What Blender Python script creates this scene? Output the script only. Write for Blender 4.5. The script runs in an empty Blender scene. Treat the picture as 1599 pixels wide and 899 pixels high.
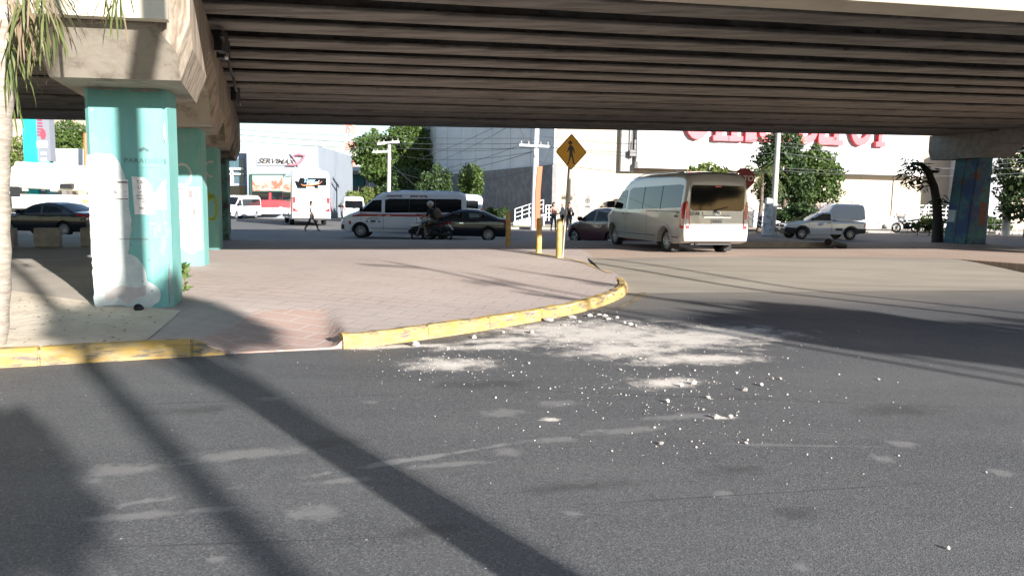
import bpy, bmesh, math, random
import numpy as np
from mathutils import Vector, Matrix
from mathutils.geometry import tessellate_polygon
R = math.radians
S = bpy.context.scene
COL = S.collection

# ------------------------------------------------------------------ camera
EYE = 1.5
FPX, CX, CY = 1150.0, 799.5, 449.5
PITCH, ROLL = math.atan(127.5/FPX), R(0.9)
_f = Vector((0, math.cos(PITCH), -math.sin(PITCH)))
_u0 = Vector((0, math.sin(PITCH), math.cos(PITCH)))
_r0 = Vector((1, 0, 0))
_r = _r0*math.cos(ROLL) + _u0*math.sin(ROLL)
_u = -_r0*math.sin(ROLL) + _u0*math.cos(ROLL)
cam_d = bpy.data.cameras.new('camera')
cam = bpy.data.objects.new('camera', cam_d); COL.objects.link(cam)
m3 = Matrix((_r, _u, -_f)).transposed()
cam.matrix_world = Matrix.Translation((0, 0, EYE)) @ m3.to_4x4()
cam_d.sensor_width = 36; cam_d.lens = 36*FPX/1599
cam_d.clip_start = 0.05; cam_d.clip_end = 3000
S.camera = cam

# ------------------------------------------------------------------ light
SUN_EL, SUN_AZ = 17.0, 142.0          # azimuth clockwise from +Y: behind and right of the camera
to_sun = Vector((math.sin(R(SUN_AZ))*math.cos(R(SUN_EL)), math.cos(R(SUN_AZ))*math.cos(R(SUN_EL)), math.sin(R(SUN_EL))))
sd = bpy.data.lights.new('sun', 'SUN'); sun = bpy.data.objects.new('sun', sd); COL.objects.link(sun)
sd.energy = 5.0; sd.angle = R(0.5); sd.color = (1.0, 0.955, 0.90)
sun.rotation_euler = (-to_sun).to_track_quat('-Z', 'Y').to_euler()
sun.location = (20, -25, 30)
W = bpy.data.worlds.new('World'); S.world = W; W.use_nodes = True
wn = W.node_tree
bg = wn.nodes['Background']
sky = wn.nodes.new('ShaderNodeTexSky'); sky.sky_type = 'NISHITA'; sky.sun_disc = False
sky.sun_elevation = R(SUN_EL); sky.sun_rotation = R(SUN_AZ); sky.air_density = 1.0; sky.dust_density = 0.25; sky.ozone_density = 1.2
wn.links.new(sky.outputs[0], bg.inputs[0]); bg.inputs[1].default_value = 0.068
S.view_settings.view_transform = 'Standard'; S.view_settings.look = 'None'
S.view_settings.exposure = 1.46; S.view_settings.gamma = 1.0
S.view_settings.use_curve_mapping = False
S.render.engine = 'CYCLES'
S.cycles.max_bounces = 6; S.cycles.diffuse_bounces = 3; S.cycles.glossy_bounces = 3
S.cycles.transparent_max_bounces = 12; S.cycles.caustics_reflective = False; S.cycles.caustics_refractive = False
S.cycles.use_denoising = True

# ------------------------------------------------------------------ pixel -> place (photo pixels 1599x899)
def ray(u, v): return _f + _r*((u-CX)/FPX) + _u*((CY-v)/FPX)
def G(u, v, z=0.0):
    d = ray(u, v); return Vector((0, 0, EYE)) + d*((z-EYE)/d.z)
def D(u, v, y):
    d = ray(u, v); return Vector((0, 0, EYE)) + d*(y/d.y)
UDIR = Vector((0.976, 0.218, 0.0))    # the bridge's long direction in plan
VDIR = Vector((-0.306, 0.952, 0.0))   # pier lines
ZP, ZF = 0.2, -0.1                    # plaza level, far street level

# ------------------------------------------------------------------ materials
MATS = {}
def mat(name, col, rough=0.6, metal=0.0, col2=None, nscale=3.0, nlo=0.4, nhi=0.65, bump=0.0, bscale=30.0, coat=0.0, stretch=None,
        detail=6.0, spec=0.5, col3=None, n3=0.7, n3lo=0.55, n3hi=0.7, transl=0.0, emit=0.0, island=None):
    m = bpy.data.materials.new(name); m.use_nodes = True
    nt = m.node_tree; b = nt.nodes['Principled BSDF']; L = nt.links
    b.inputs['Base Color'].default_value = (*col, 1); b.inputs['Roughness'].default_value = rough
    b.inputs['Metallic'].default_value = metal; b.inputs['Specular IOR Level'].default_value = spec
    if coat: b.inputs['Coat Weight'].default_value = coat; b.inputs['Coat Roughness'].default_value = 0.03
    vec = None
    if col2 or bump or col3:
        tc = nt.nodes.new('ShaderNodeTexCoord'); vec = tc.outputs['Object']
        if stretch:
            mp = nt.nodes.new('ShaderNodeMapping'); mp.inputs['Scale'].default_value = stretch
            L.new(vec, mp.inputs['Vector']); vec = mp.outputs[0]
    def noise(sc, det=detail):
        n = nt.nodes.new('ShaderNodeTexNoise'); n.inputs['Scale'].default_value = sc; n.inputs['Detail'].default_value = det
        n.inputs['Roughness'].default_value = 0.65; L.new(vec, n.inputs['Vector']); return n.outputs['Fac']
    def ramp(f, lo, hi):
        r = nt.nodes.new('ShaderNodeMapRange'); r.inputs[1].default_value = lo; r.inputs[2].default_value = hi
        L.new(f, r.inputs[0]); return r.outputs[0]
    def mix(f, a, c):
        x = nt.nodes.new('ShaderNodeMix'); x.data_type = 'RGBA'; L.new(f, x.inputs['Factor'])
        for k, q in ((6, a), (7, c)):
            if isinstance(q, tuple): x.inputs[k].default_value = (*q, 1)
            else: L.new(q, x.inputs[k])
        return x.outputs[2]
    c = col
    if col2: c = mix(ramp(noise(nscale), nlo, nhi), c, col2)
    if col3: c = mix(ramp(noise(n3), n3lo, n3hi), c, col3)
    if island:
        g = nt.nodes.new('ShaderNodeNewGeometry'); c = mix(g.outputs['Random Per Island'], c, island)
    if not isinstance(c, tuple): L.new(c, b.inputs['Base Color'])
    if bump:
        bp = nt.nodes.new('ShaderNodeBump'); bp.inputs['Strength'].default_value = bump; bp.inputs['Distance'].default_value = 0.02
        L.new(noise(bscale, 8), bp.inputs['Height']); L.new(bp.outputs[0], b.inputs['Normal'])
    if transl:
        t = nt.nodes.new('ShaderNodeBsdfTranslucent'); ms = nt.nodes.new('ShaderNodeMixShader'); ms.inputs[0].default_value = transl
        if isinstance(c, tuple): t.inputs[0].default_value = (*c, 1)
        else: L.new(c, t.inputs[0])
        L.new(b.outputs[0], ms.inputs[1]); L.new(t.outputs[0], ms.inputs[2]); L.new(ms.outputs[0], nt.nodes['Material Output'].inputs[0])
    MATS[name] = m
    return m
def glass_mat(name, tint, a=0.6, rough=0.02):
    m = bpy.data.materials.new(name); m.use_nodes = True; nt = m.node_tree; b = nt.nodes['Principled BSDF']
    b.inputs['Base Color'].default_value = (*tint, 1); b.inputs['Roughness'].default_value = rough; b.inputs['Specular IOR Level'].default_value = 0.6
    t = nt.nodes.new('ShaderNodeBsdfTransparent'); t.inputs[0].default_value = (0.75, 0.85, 0.8, 1)
    ms = nt.nodes.new('ShaderNodeMixShader'); ms.inputs[0].default_value = a
    nt.links.new(t.outputs[0], ms.inputs[1]); nt.links.new(b.outputs[0], ms.inputs[2])
    nt.links.new(ms.outputs[0], nt.nodes['Material Output'].inputs[0]); return m

GREYC = (0.33, 0.30, 0.26)
M_conc = mat('bridge_concrete', (0.25, 0.23, 0.205), 0.85, col2=(0.125, 0.112, 0.10), nscale=1.6, nlo=0.42, nhi=0.62, bump=0.35, bscale=6, stretch=(0.5, 3.0, 3.0), col3=(0.075, 0.065, 0.06), n3=3.4, n3lo=0.61, n3hi=0.68)
M_conc_cap = mat('cap_concrete', (0.32, 0.285, 0.235), 0.85, col2=(0.24, 0.20, 0.155), nscale=1.5, nlo=0.45, nhi=0.7, bump=0.3, bscale=9, col3=(0.10, 0.085, 0.07), n3=1.5, n3lo=0.53, n3hi=0.68)
M_conc_board = mat('board_marked_concrete', (0.38, 0.32, 0.25), 0.85, col2=(0.17, 0.13, 0.095), nscale=1.0, nlo=0.4, nhi=0.62, bump=0.6, bscale=2.5, stretch=(9, 9, 0.8))
M_conc_grey = mat('weathered_grey_concrete', (0.33, 0.32, 0.30), 0.85, col2=(0.22, 0.21, 0.20), nscale=4, bump=0.25, bscale=40)
M_conc_lt = mat('pale_painted_concrete', (0.70, 0.63, 0.50), 0.8, col2=(0.60, 0.53, 0.42), nscale=2, bump=0.15, bscale=12, col3=(0.35, 0.29, 0.22), n3=0.9, n3lo=0.64, n3hi=0.78)
M_teal = mat('teal_column_paint', (0.13, 0.36, 0.335), 0.65, col2=(0.19, 0.42, 0.39), nscale=2.2, nlo=.35, nhi=.7, bump=0.25, bscale=12, col3=(0.30, 0.36, 0.34), n3=2.6, n3lo=0.60, n3hi=0.72, stretch=(1.6, 1.6, .55))
M_teal_mural = mat('mural_paint', (0.055, 0.16, 0.17), 0.7, col2=(0.03, 0.065, 0.17), nscale=1.6, nlo=0.42, nhi=0.56, bump=0.1, col3=(0.14, 0.055, 0.04), n3=1.3, n3lo=0.56, n3hi=0.62)
M_white_patch = mat('white_cover_paint', (0.56, 0.60, 0.58), 0.7, col2=(0.44, 0.50, 0.48), nscale=5, bump=0.2, col3=(0.48, 0.46, 0.42), n3=3.5, n3lo=.6, n3hi=.75)
M_grey_patch = mat('grey_paint_and_shade', (0.45, 0.41, 0.39), 0.8, col2=(0.52, 0.49, 0.46), nscale=8)
M_paper = mat('paper', (0.76, 0.74, 0.72), 0.8, col2=(0.66, 0.63, 0.60), nscale=14)
M_ink = mat('ink', (0.06, 0.055, 0.055), 0.7)
M_ink_soft = mat('faded_ink', (0.20, 0.19, 0.19), 0.7)
M_pencil = mat('painted_letter_grey', (0.10, 0.17, 0.17), 0.7)
M_white = mat('white_paint', (0.80, 0.80, 0.79), 0.5)
M_wallw = mat('white_wall', (0.66, 0.68, 0.71), 0.8, col2=(0.58, 0.60, 0.63), nscale=0.5)
M_cream = mat('cream_wall', (0.46, 0.385, 0.30), 0.85, col2=(0.42, 0.35, 0.27), nscale=0.5, col3=(0.38, 0.32, 0.25), n3=0.25, n3lo=.5, n3hi=.6)
M_stone = mat('dark_stone_wall', (0.16, 0.155, 0.165), 0.9, col2=(0.24, 0.235, 0.24), nscale=1.5, bump=0.8, bscale=3.0)
M_red = mat('red_letter', (0.62, 0.05, 0.07), 0.5)
M_redp = mat('red_paint', (0.52, 0.05, 0.06), 0.5)
M_yel = mat('faded_yellow_post', (0.48, 0.29, 0.07), 0.7, col2=(0.55, 0.42, 0.20), nscale=6, bump=0.2)
M_sign_y = mat('sign_yellow', (0.66, 0.34, 0.03), 0.55, col2=(0.60, 0.31, 0.035), nscale=5)
M_black = mat('black', (0.012, 0.012, 0.013), 0.5)
M_steel = mat('galvanised_steel', (0.34, 0.33, 0.31), 0.5, metal=0.5, col2=(0.25, 0.23, 0.2), nscale=8)
M_wood = mat('pole_grey', (0.50, 0.47, 0.42), 0.85, col2=(0.40, 0.37, 0.33), nscale=3, stretch=(4, 4, 0.4), bump=0.2)
M_orange = mat('orange_wrap', (0.62, 0.16, 0.07), 0.6)
M_wire = mat('wire', (0.06, 0.06, 0.065), 0.6)
M_bark = mat('bark', (0.17, 0.13, 0.095), 0.9, col2=(0.10, 0.075, 0.055), nscale=5, stretch=(3, 3, 0.6), bump=0.5, bscale=14)
M_bark_pale = mat('pale_palm_bark', (0.36, 0.32, 0.27), 0.9, col2=(0.22, 0.19, 0.155), nscale=5, stretch=(1, 1, 5), bump=0.6, bscale=10)
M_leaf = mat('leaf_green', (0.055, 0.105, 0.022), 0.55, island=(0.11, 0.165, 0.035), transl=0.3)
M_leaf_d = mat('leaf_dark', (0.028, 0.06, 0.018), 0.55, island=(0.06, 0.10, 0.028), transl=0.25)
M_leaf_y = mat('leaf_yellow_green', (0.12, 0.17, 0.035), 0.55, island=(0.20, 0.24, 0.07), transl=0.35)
M_frond = mat('palm_leaf', (0.07, 0.10, 0.025), 0.5, island=(0.17, 0.19, 0.07), transl=0.3)
M_frond_dry = mat('dry_palm_leaf', (0.17, 0.115, 0.07), 0.7, island=(0.30, 0.24, 0.15), transl=0.25)
M_glass = mat('dark_glass', (0.010, 0.012, 0.014), 0.03, spec=0.7)
M_glass_rear = mat('dark_film_glass', (0.008, 0.009, 0.011), 0.04, spec=0.28)
M_glass_b = mat('building_glass', (0.05, 0.10, 0.13), 0.05, spec=0.8)
M_glass_t = mat('teal_glass', (0.12, 0.36, 0.40), 0.08, spec=0.8)
M_pane = glass_mat('clear_car_glass', (0.02, 0.025, 0.025), 0.42)
M_rub = mat('tyre_rubber', (0.018, 0.018, 0.019), 0.8, bump=0.1, bscale=60)
M_rim = mat('alloy_rim', (0.42, 0.43, 0.45), 0.35, metal=0.7)
M_rim_d = mat('dark_rim', (0.05, 0.05, 0.055), 0.5)
M_chrome = mat('chrome', (0.75, 0.75, 0.76), 0.12, metal=1.0)
M_trim = mat('black_trim', (0.02, 0.02, 0.021), 0.55)
M_tail = mat('tail_lamp_red', (0.55, 0.02, 0.03), 0.15, coat=0.5)
M_tail_w = mat('tail_lamp_clear', (0.65, 0.60, 0.60), 0.15, coat=0.5)
M_head = mat('headlamp', (0.55, 0.58, 0.62), 0.1, coat=0.8)
M_plate = mat('plate', (0.75, 0.75, 0.75), 0.5)
def paint(name, c, rough=0.28, metal=0.0, coat=1.0): return mat(name, c, rough, metal, coat=coat)
P_beige = paint('beige_van_paint', (0.54, 0.53, 0.495), 0.3, 0.15)
P_white = paint('white_van_paint', (0.74, 0.75, 0.77))
P_navy = paint('dark_blue_car_paint', (0.008, 0.011, 0.026))
P_black = paint('black_car_paint', (0.010, 0.010, 0.013))
P_maroon = paint('maroon_car_paint', (0.085, 0.012, 0.022))
P_silver = paint('silver_roof_paint', (0.45, 0.45, 0.46))
M_skin = mat('skin', (0.36, 0.20, 0.13), 0.6)
M_cloth_w = mat('white_cloth', (0.75, 0.73, 0.72), 0.9)
M_cloth_k = mat('dark_cloth', (0.015, 0.015, 0.02), 0.9)
M_cloth_b = mat('blue_denim', (0.07, 0.09, 0.14), 0.9)
M_cloth_p = mat('pink_cloth', (0.5, 0.20, 0.19), 0.9)
M_cloth_br = mat('tan_cloth', (0.20, 0.15, 0.10), 0.9)
M_hair = mat('dark_hair', (0.012, 0.009, 0.008), 0.6)

def brick_mat(name, c1, c2, mortar, scale, rot, dust, dustlo, dusthi, stain=(0.2, 0.17, 0.15)):
    m = bpy.data.materials.new(name); m.use_nodes = True; nt = m.node_tree; L = nt.links; b = nt.nodes['Principled BSDF']
    tc = nt.nodes.new('ShaderNodeTexCoord'); mp = nt.nodes.new('ShaderNodeMapping'); mp.inputs['Rotation'].default_value = (0, 0, rot)
    L.new(tc.outputs['Object'], mp.inputs[0])
    nz0 = nt.nodes.new('ShaderNodeTexNoise'); nz0.inputs['Scale'].default_value = 1.3; L.new(tc.outputs['Object'], nz0.inputs['Vector'])
    wob = nt.nodes.new('ShaderNodeMix'); wob.data_type = 'VECTOR'; wob.inputs[0].default_value = 0.06
    L.new(mp.outputs[0], wob.inputs[4]); L.new(nz0.outputs['Color'], wob.inputs[5])
    br = nt.nodes.new('ShaderNodeTexBrick'); br.inputs['Scale'].default_value = scale
    br.inputs['Color1'].default_value = (*c1, 1); br.inputs['Color2'].default_value = (*c2, 1); br.inputs['Mortar'].default_value = (*mortar, 1)
    br.inputs['Mortar Size'].default_value = 0.022; br.inputs['Mortar Smooth'].default_value = 0.3; br.inputs['Brick Width'].default_value = 0.6; br.inputs['Row Height'].default_value = 0.3
    L.new(wob.outputs[1], br.inputs['Vector'])
    def noise(sc, det=8):
        n = nt.nodes.new('ShaderNodeTexNoise'); n.inputs['Scale'].default_value = sc; n.inputs['Detail'].default_value = det; n.inputs['Roughness'].default_value = 0.7
        L.new(tc.outputs['Object'], n.inputs['Vector']); return n.outputs['Fac']
    def mr(f, lo, hi, o0=0.0, o1=1.0):
        r = nt.nodes.new('ShaderNodeMapRange'); r.inputs[1].default_value = lo; r.inputs[2].default_value = hi; r.inputs[3].default_value = o0; r.inputs[4].default_value = o1
        L.new(f, r.inputs[0]); return r.outputs[0]
    def mix(f, a, c):
        x = nt.nodes.new('ShaderNodeMix'); x.data_type = 'RGBA'; L.new(f, x.inputs['Factor'])
        for k, q in ((6, a), (7, c)):
            if isinstance(q, tuple): x.inputs[k].default_value = (*q, 1)
            else: L.new(q, x.inputs[k])
        return x.outputs[2]
    c = mix(mr(noise(0.45), dustlo, dusthi, 0.12, 0.72), br.outputs['Color'], dust)
    c = mix(mr(noise(2.2), 0.56, 0.8, 0, 0.5), c, stain)
    c = mix(mr(noise(60, 2), 0.45, 0.75, 0, 0.25), c, (0.62, 0.56, 0.5))
    L.new(c, b.inputs['Base Color']); b.inputs['Roughness'].default_value = 0.85
    bp = nt.nodes.new('ShaderNodeBump'); bp.inputs['Strength'].default_value = 0.35; bp.inputs['Distance'].default_value = 0.01
    add = nt.nodes.new('ShaderNodeMath'); add.operation = 'ADD'; L.new(mr(br.outputs['Fac'], 0, 1, 0.6, 0), add.inputs[0]); L.new(noise(35), add.inputs[1])
    L.new(add.outputs[0], bp.inputs['Height']); L.new(bp.outputs[0], b.inputs['Normal'])
    return m
M_pave = brick_mat('plaza_pavers', (0.40, 0.30, 0.265), (0.34, 0.265, 0.245), (0.24, 0.20, 0.18), 1.15, R(12.6), (0.46, 0.395, 0.36), 0.26, 0.62)
M_pave_red = brick_mat('red_pavers', (0.37, 0.20, 0.155), (0.40, 0.24, 0.19), (0.45, 0.37, 0.33), 1.15, R(17), (0.43, 0.345, 0.305), 0.30, 0.66)
M_cross = brick_mat('crossing_pavers', (0.30, 0.17, 0.13), (0.35, 0.22, 0.17), (0.38, 0.32, 0.27), 1.6, R(12.6), (0.40, 0.33, 0.265), 0.35, 0.62)

def asphalt_mat():
    m = bpy.data.materials.new('asphalt'); m.use_nodes = True; nt = m.node_tree; L = nt.links; b = nt.nodes['Principled BSDF']
    tc = nt.nodes.new('ShaderNodeTexCoord'); P = tc.outputs['Object']
    sx = nt.nodes.new('ShaderNodeSeparateXYZ'); L.new(P, sx.inputs[0])
    def noise(sc, det=6, ro=0.6, vec=None):
        n = nt.nodes.new('ShaderNodeTexNoise'); n.inputs['Scale'].default_value = sc; n.inputs['Detail'].default_value = det; n.inputs['Roughness'].default_value = ro
        L.new(vec or P, n.inputs['Vector']); return n.outputs['Fac']
    def mr(f, lo, hi, o0=0.0, o1=1.0):
        r = nt.nodes.new('ShaderNodeMapRange'); r.inputs[1].default_value = lo; r.inputs[2].default_value = hi; r.inputs[3].default_value = o0; r.inputs[4].default_value = o1
        L.new(f, r.inputs[0]); return r.outputs[0]
    def ma(op, a, c):
        x = nt.nodes.new('ShaderNodeMath'); x.operation = op
        for k, q in ((0, a), (1, c)):
            if isinstance(q, (int, float)): x.inputs[k].default_value = q
            else: L.new(q, x.inputs[k])
        return x.outputs[0]
    def mix(f, a, c):
        x = nt.nodes.new('ShaderNodeMix'); x.data_type = 'RGBA'
        if isinstance(f, (int, float)): x.inputs[0].default_value = f
        else: L.new(f, x.inputs['Factor'])
        for k, q in ((6, a), (7, c)):
            if isinstance(q, tuple): x.inputs[k].default_value = (*q, 1)
            else: L.new(q, x.inputs[k])
        return x.outputs[2]
    def blob(x, y, rx, ry, rot=0.0, wob=0.9, sc=2.0):          # a stain's soft mask at a place on the road
        mp = nt.nodes.new('ShaderNodeMapping'); mp.vector_type = 'TEXTURE'
        mp.inputs['Location'].default_value = (x, y, 0); mp.inputs['Rotation'].default_value = (0, 0, rot); mp.inputs['Scale'].default_value = (rx, ry, 1)
        L.new(P, mp.inputs[0])
        le = nt.nodes.new('ShaderNodeVectorMath'); le.operation = 'LENGTH'; L.new(mp.outputs[0], le.inputs[0])
        return ma('ADD', ma('SUBTRACT', 1.0, le.outputs['Value']), ma('MULTIPLY', ma('SUBTRACT', noise(sc, 5), 0.5), wob))
    vo = nt.nodes.new('ShaderNodeTexVoronoi'); vo.inputs['Scale'].default_value = 120; L.new(P, vo.inputs['Vector'])
    agg = nt.nodes.new('ShaderNodeSeparateColor'); L.new(vo.outputs['Color'], agg.inputs[0])
    c = mix(mr(noise(0.35, 4), 0.3, 0.7), (0.068, 0.070, 0.077), (0.100, 0.101, 0.107))
    c = mix(mr(agg.outputs[0], 0.55, 1.0, 0, 0.55), c, (0.20, 0.20, 0.195))
    c = mix(mr(agg.outputs[1], 0.6, 1.0, 0, 0.6), c, (0.022, 0.022, 0.024))
    # tyre-polished bands running along the road
    wv = nt.nodes.new('ShaderNodeMapping'); wv.inputs['Rotation'].default_value = (0, 0, R(-17)); wv.inputs['Scale'].default_value = (0.12, 1.3, 1); L.new(P, wv.inputs[0])
    c = mix(mr(noise(0.9, 5, 0.6, wv.outputs[0]), 0.45, 0.75, 0, 0.35), c, (0.155, 0.154, 0.152))
    # beige dust that thickens towards the ramp of the crossing
    yy = ma('SUBTRACT', sx.outputs[1], ma('MULTIPLY', sx.outputs[0], 0.2))
    dz = ma('ADD', mr(yy, 9.5, 14.2), ma('MULTIPLY', ma('SUBTRACT', noise(0.5, 6), 0.5), 0.7))
    c = mix(mr(dz, 0.1, 1.0, 0, 0.93), c, (0.28, 0.248, 0.208))
    # pale drips of old render and paint
    spots = [(G(190, 733), .38, .16, .2), (G(385, 708), .7, .15, .28), (G(490, 800), .24, .15, .2), (G(540, 750), .3, .07, .3), (G(785, 644), .3, .16, .2),
             (G(870, 630), .3, .14, .2), (G(795, 705), .16, .12, .2), (G(980, 672), .5, .1, .3), (G(870, 686), .25, .09, .25), (G(1060, 650), .45, .12, .3), (G(700, 725), .4, .06, .28),
             (G(210, 805), .5, .08, .2), (G(330, 795), .2, .06, .2), (G(1410, 692), .16, .12, 0), (G(1565, 738), .12, .1, 0), (G(1250, 885), .06, .06, 0), (G(1130, 770), .1, .08, 0), (G(1380, 715), .14, .1, 0), (G(895, 802), .07, .05, 0), (G(420, 622), .18, .1, .2), (G(580, 627), .12, .08, 0), (G(335, 873), .08, .05, 0), (G(150, 750), .1, .07, 0)]
    msk = None
    for p, rx, ry, ro in spots:
        q = blob(p.x, p.y, rx*.72, ry*.8, ro, 2.0, 9.0); msk = q if msk is None else ma('MAXIMUM', msk, q)
    c = mix(mr(msk, 0.05, 0.6, 0, 0.62), c, (0.21, 0.205, 0.20))
    # remains of an old broken lane line, and thin dark seams of the paving passes
    for (pa_, pb_, wd_, st_) in ((G(40, 812), G(1100, 645), .075, .75), (G(90, 748), G(480, 700), .10, .6), (G(1000, 690), G(1500, 700), .05, .4)):
        d_ = pb_-pa_; q = blob((pa_.x+pb_.x)/2, (pa_.y+pb_.y)/2, d_.length*.52, wd_, math.atan2(d_.y, d_.x), 3.6, 2.3)
        c = mix(mr(q, 0.55, 0.95, 0, st_), c, (0.22, 0.218, 0.212))
    for (pa_, pb_, wd_) in ((G(0, 640), G(760, 610), .02), (G(700, 800), G(1599, 745), .015), (G(600, 600), G(1599, 640), .02), (G(0, 860), G(700, 835), .012)):
        d_ = pb_-pa_; q = blob((pa_.x+pb_.x)/2, (pa_.y+pb_.y)/2, d_.length*.52, wd_, math.atan2(d_.y, d_.x), 1.5, 3.0)
        c = mix(mr(q, 0.2, 0.6, 0, .55), c, (0.03, 0.03, 0.032))
    om = None                                                      # oil drips and dark worn spots
    for p, rx, ry in ((G(520, 690), .35, .12), (G(1150, 735), .3, .14), (G(900, 760), .5, .10), (G(300, 640), .4, .16), (G(1400, 640), .5, .22), (G(1250, 800), .2, .1), (G(660, 830), .25, .09), (G(760, 600), .6, .2)):
        q = blob(p.x, p.y, rx, ry, .25, 2.0, 4.0); om = q if om is None else ma('MAXIMUM', om, q)
    c = mix(mr(om, 0.1, 0.8, 0, 0.55), c, (0.035, 0.035, 0.037))
    # crushed white render below the damaged beam
    dm = None
    for p, rx, ry, ro in [(G(930, 520), 1.5, 1.0, .5), (G(860, 512), 1.0, .45, .6), (G(1050, 528), 1.3, .75, .2), (G(700, 568), .55, .30, .25), (G(1040, 598), .45, .2, .3), (G(1130, 520), 1.1, .6, .2), (G(980, 545), 1.0, .5, .3), (G(862, 655), .10, .05, 0), (G(1125, 652), .16, .06, .2), (G(1090, 560), .9, .3, .2), (G(770, 540), .7, .2, .4), (G(640, 540), .9, .12, .3), (G(800, 530), 1.0, .2, .4)]:
        q = blob(p.x, p.y, rx, ry*1.2, ro, 1.7, 3.2); dm = q if dm is None else ma('MAXIMUM', dm, q)
    fine = noise(30, 8, 0.85); mid = noise(5.5, 5, 0.7)
    dsum = ma('ADD', ma('ADD', dm, ma('MULTIPLY', ma('SUBTRACT', fine, 0.5), 2.2)), ma('MULTIPLY', ma('SUBTRACT', mid, 0.5), 1.8))
    f1 = ma('ADD', ma('MULTIPLY', mr(dsum, 0.12, 0.75), 0.72), ma('MULTIPLY', mr(dm, 0.0, 0.9), 0.22))
    c = mix(f1, c, (0.66, 0.60, 0.54))
    # scattered white specks around it
    v2 = nt.nodes.new('ShaderNodeTexVoronoi'); v2.inputs['Scale'].default_value = 22; L.new(P, v2.inputs['Vector'])
    s2 = nt.nodes.new('ShaderNodeSeparateColor'); L.new(v2.outputs['Color'], s2.inputs[0])
    far = None
    for p, rx, ry in [(G(950, 570), 4.0, 2.6)]:
        far = blob(p.x, p.y, rx, ry, .3, 1.2, 1.0)
    sp = ma('MULTIPLY', mr(v2.outputs['Distance'], 0.08, 0.16, 1, 0), ma('GREATER_THAN', ma('ADD', s2.outputs[0], ma('MULTIPLY', mr(far, 0, 1.0), 0.05)), 0.985))
    c = mix(sp, c, (0.6, 0.57, 0.53))
    L.new(c, b.inputs['Base Color'])
    L.new(mr(noise(1.0), 0.3, 0.7, 0.62, 0.8), b.inputs['Roughness']); b.inputs['Specular IOR Level'].default_value = 0.4
    bp = nt.nodes.new('ShaderNodeBump'); bp.inputs['Strength'].default_value = 0.4; bp.inputs['Distance'].default_value = 0.004
    L.new(ma('ADD', vo.outputs['Distance'], ma('MULTIPLY', noise(14), 0.8)), bp.inputs['Height']); L.new(bp.outputs[0], b.inputs['Normal'])
    return m
M_asph = asphalt_mat()
M_asph_far = mat('far_asphalt', (0.12, 0.118, 0.115), 0.8, col2=(0.16, 0.152, 0.14), nscale=0.4, bump=0.2, bscale=30)
M_dirt = mat('pale_ground', (0.40, 0.355, 0.28), 0.9, col2=(0.31, 0.28, 0.23), nscale=0.3)
M_cpave = mat('grey_concrete_pavement', (0.40, 0.355, 0.30), 0.85, col2=(0.31, 0.275, 0.235), nscale=0.8, bump=0.15, bscale=25)
M_ramp = mat('beige_ramp_concrete', (0.31, 0.275, 0.23), 0.85, col2=(0.24, 0.212, 0.178), nscale=0.7, bump=0.12, bscale=20, stretch=(0.4, 2.0, 1))
M_sand = mat('pale_sand', (0.62, 0.54, 0.43), 0.95, col2=(0.54, 0.46, 0.36), nscale=2.0, bump=0.9, bscale=9, col3=(0.30, 0.25, 0.19), n3=11, n3lo=0.60, n3hi=0.70)
M_kerb = mat('yellow_kerb_paint', (0.44, 0.275, 0.06), 0.7, col2=(0.42, 0.32, 0.16), nscale=4, bump=0.3, bscale=25, col3=(0.16, 0.13, 0.10), n3=3.2, n3lo=0.50, n3hi=0.62, stretch=(1.2, 1.2, 6.0))
M_kerb_grey = mat('kerb_concrete', (0.34, 0.31, 0.27), 0.85, col2=(0.25, 0.23, 0.2), nscale=4)
M_rock = mat('white_render_fragment', (0.50, 0.465, 0.42), 0.9, col2=(0.40, 0.36, 0.32), nscale=20, bump=0.4, bscale=50)
M_grass = mat('dry_grass', (0.22, 0.22, 0.06), 0.9, col2=(0.12, 0.15, 0.04), nscale=2)

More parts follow.
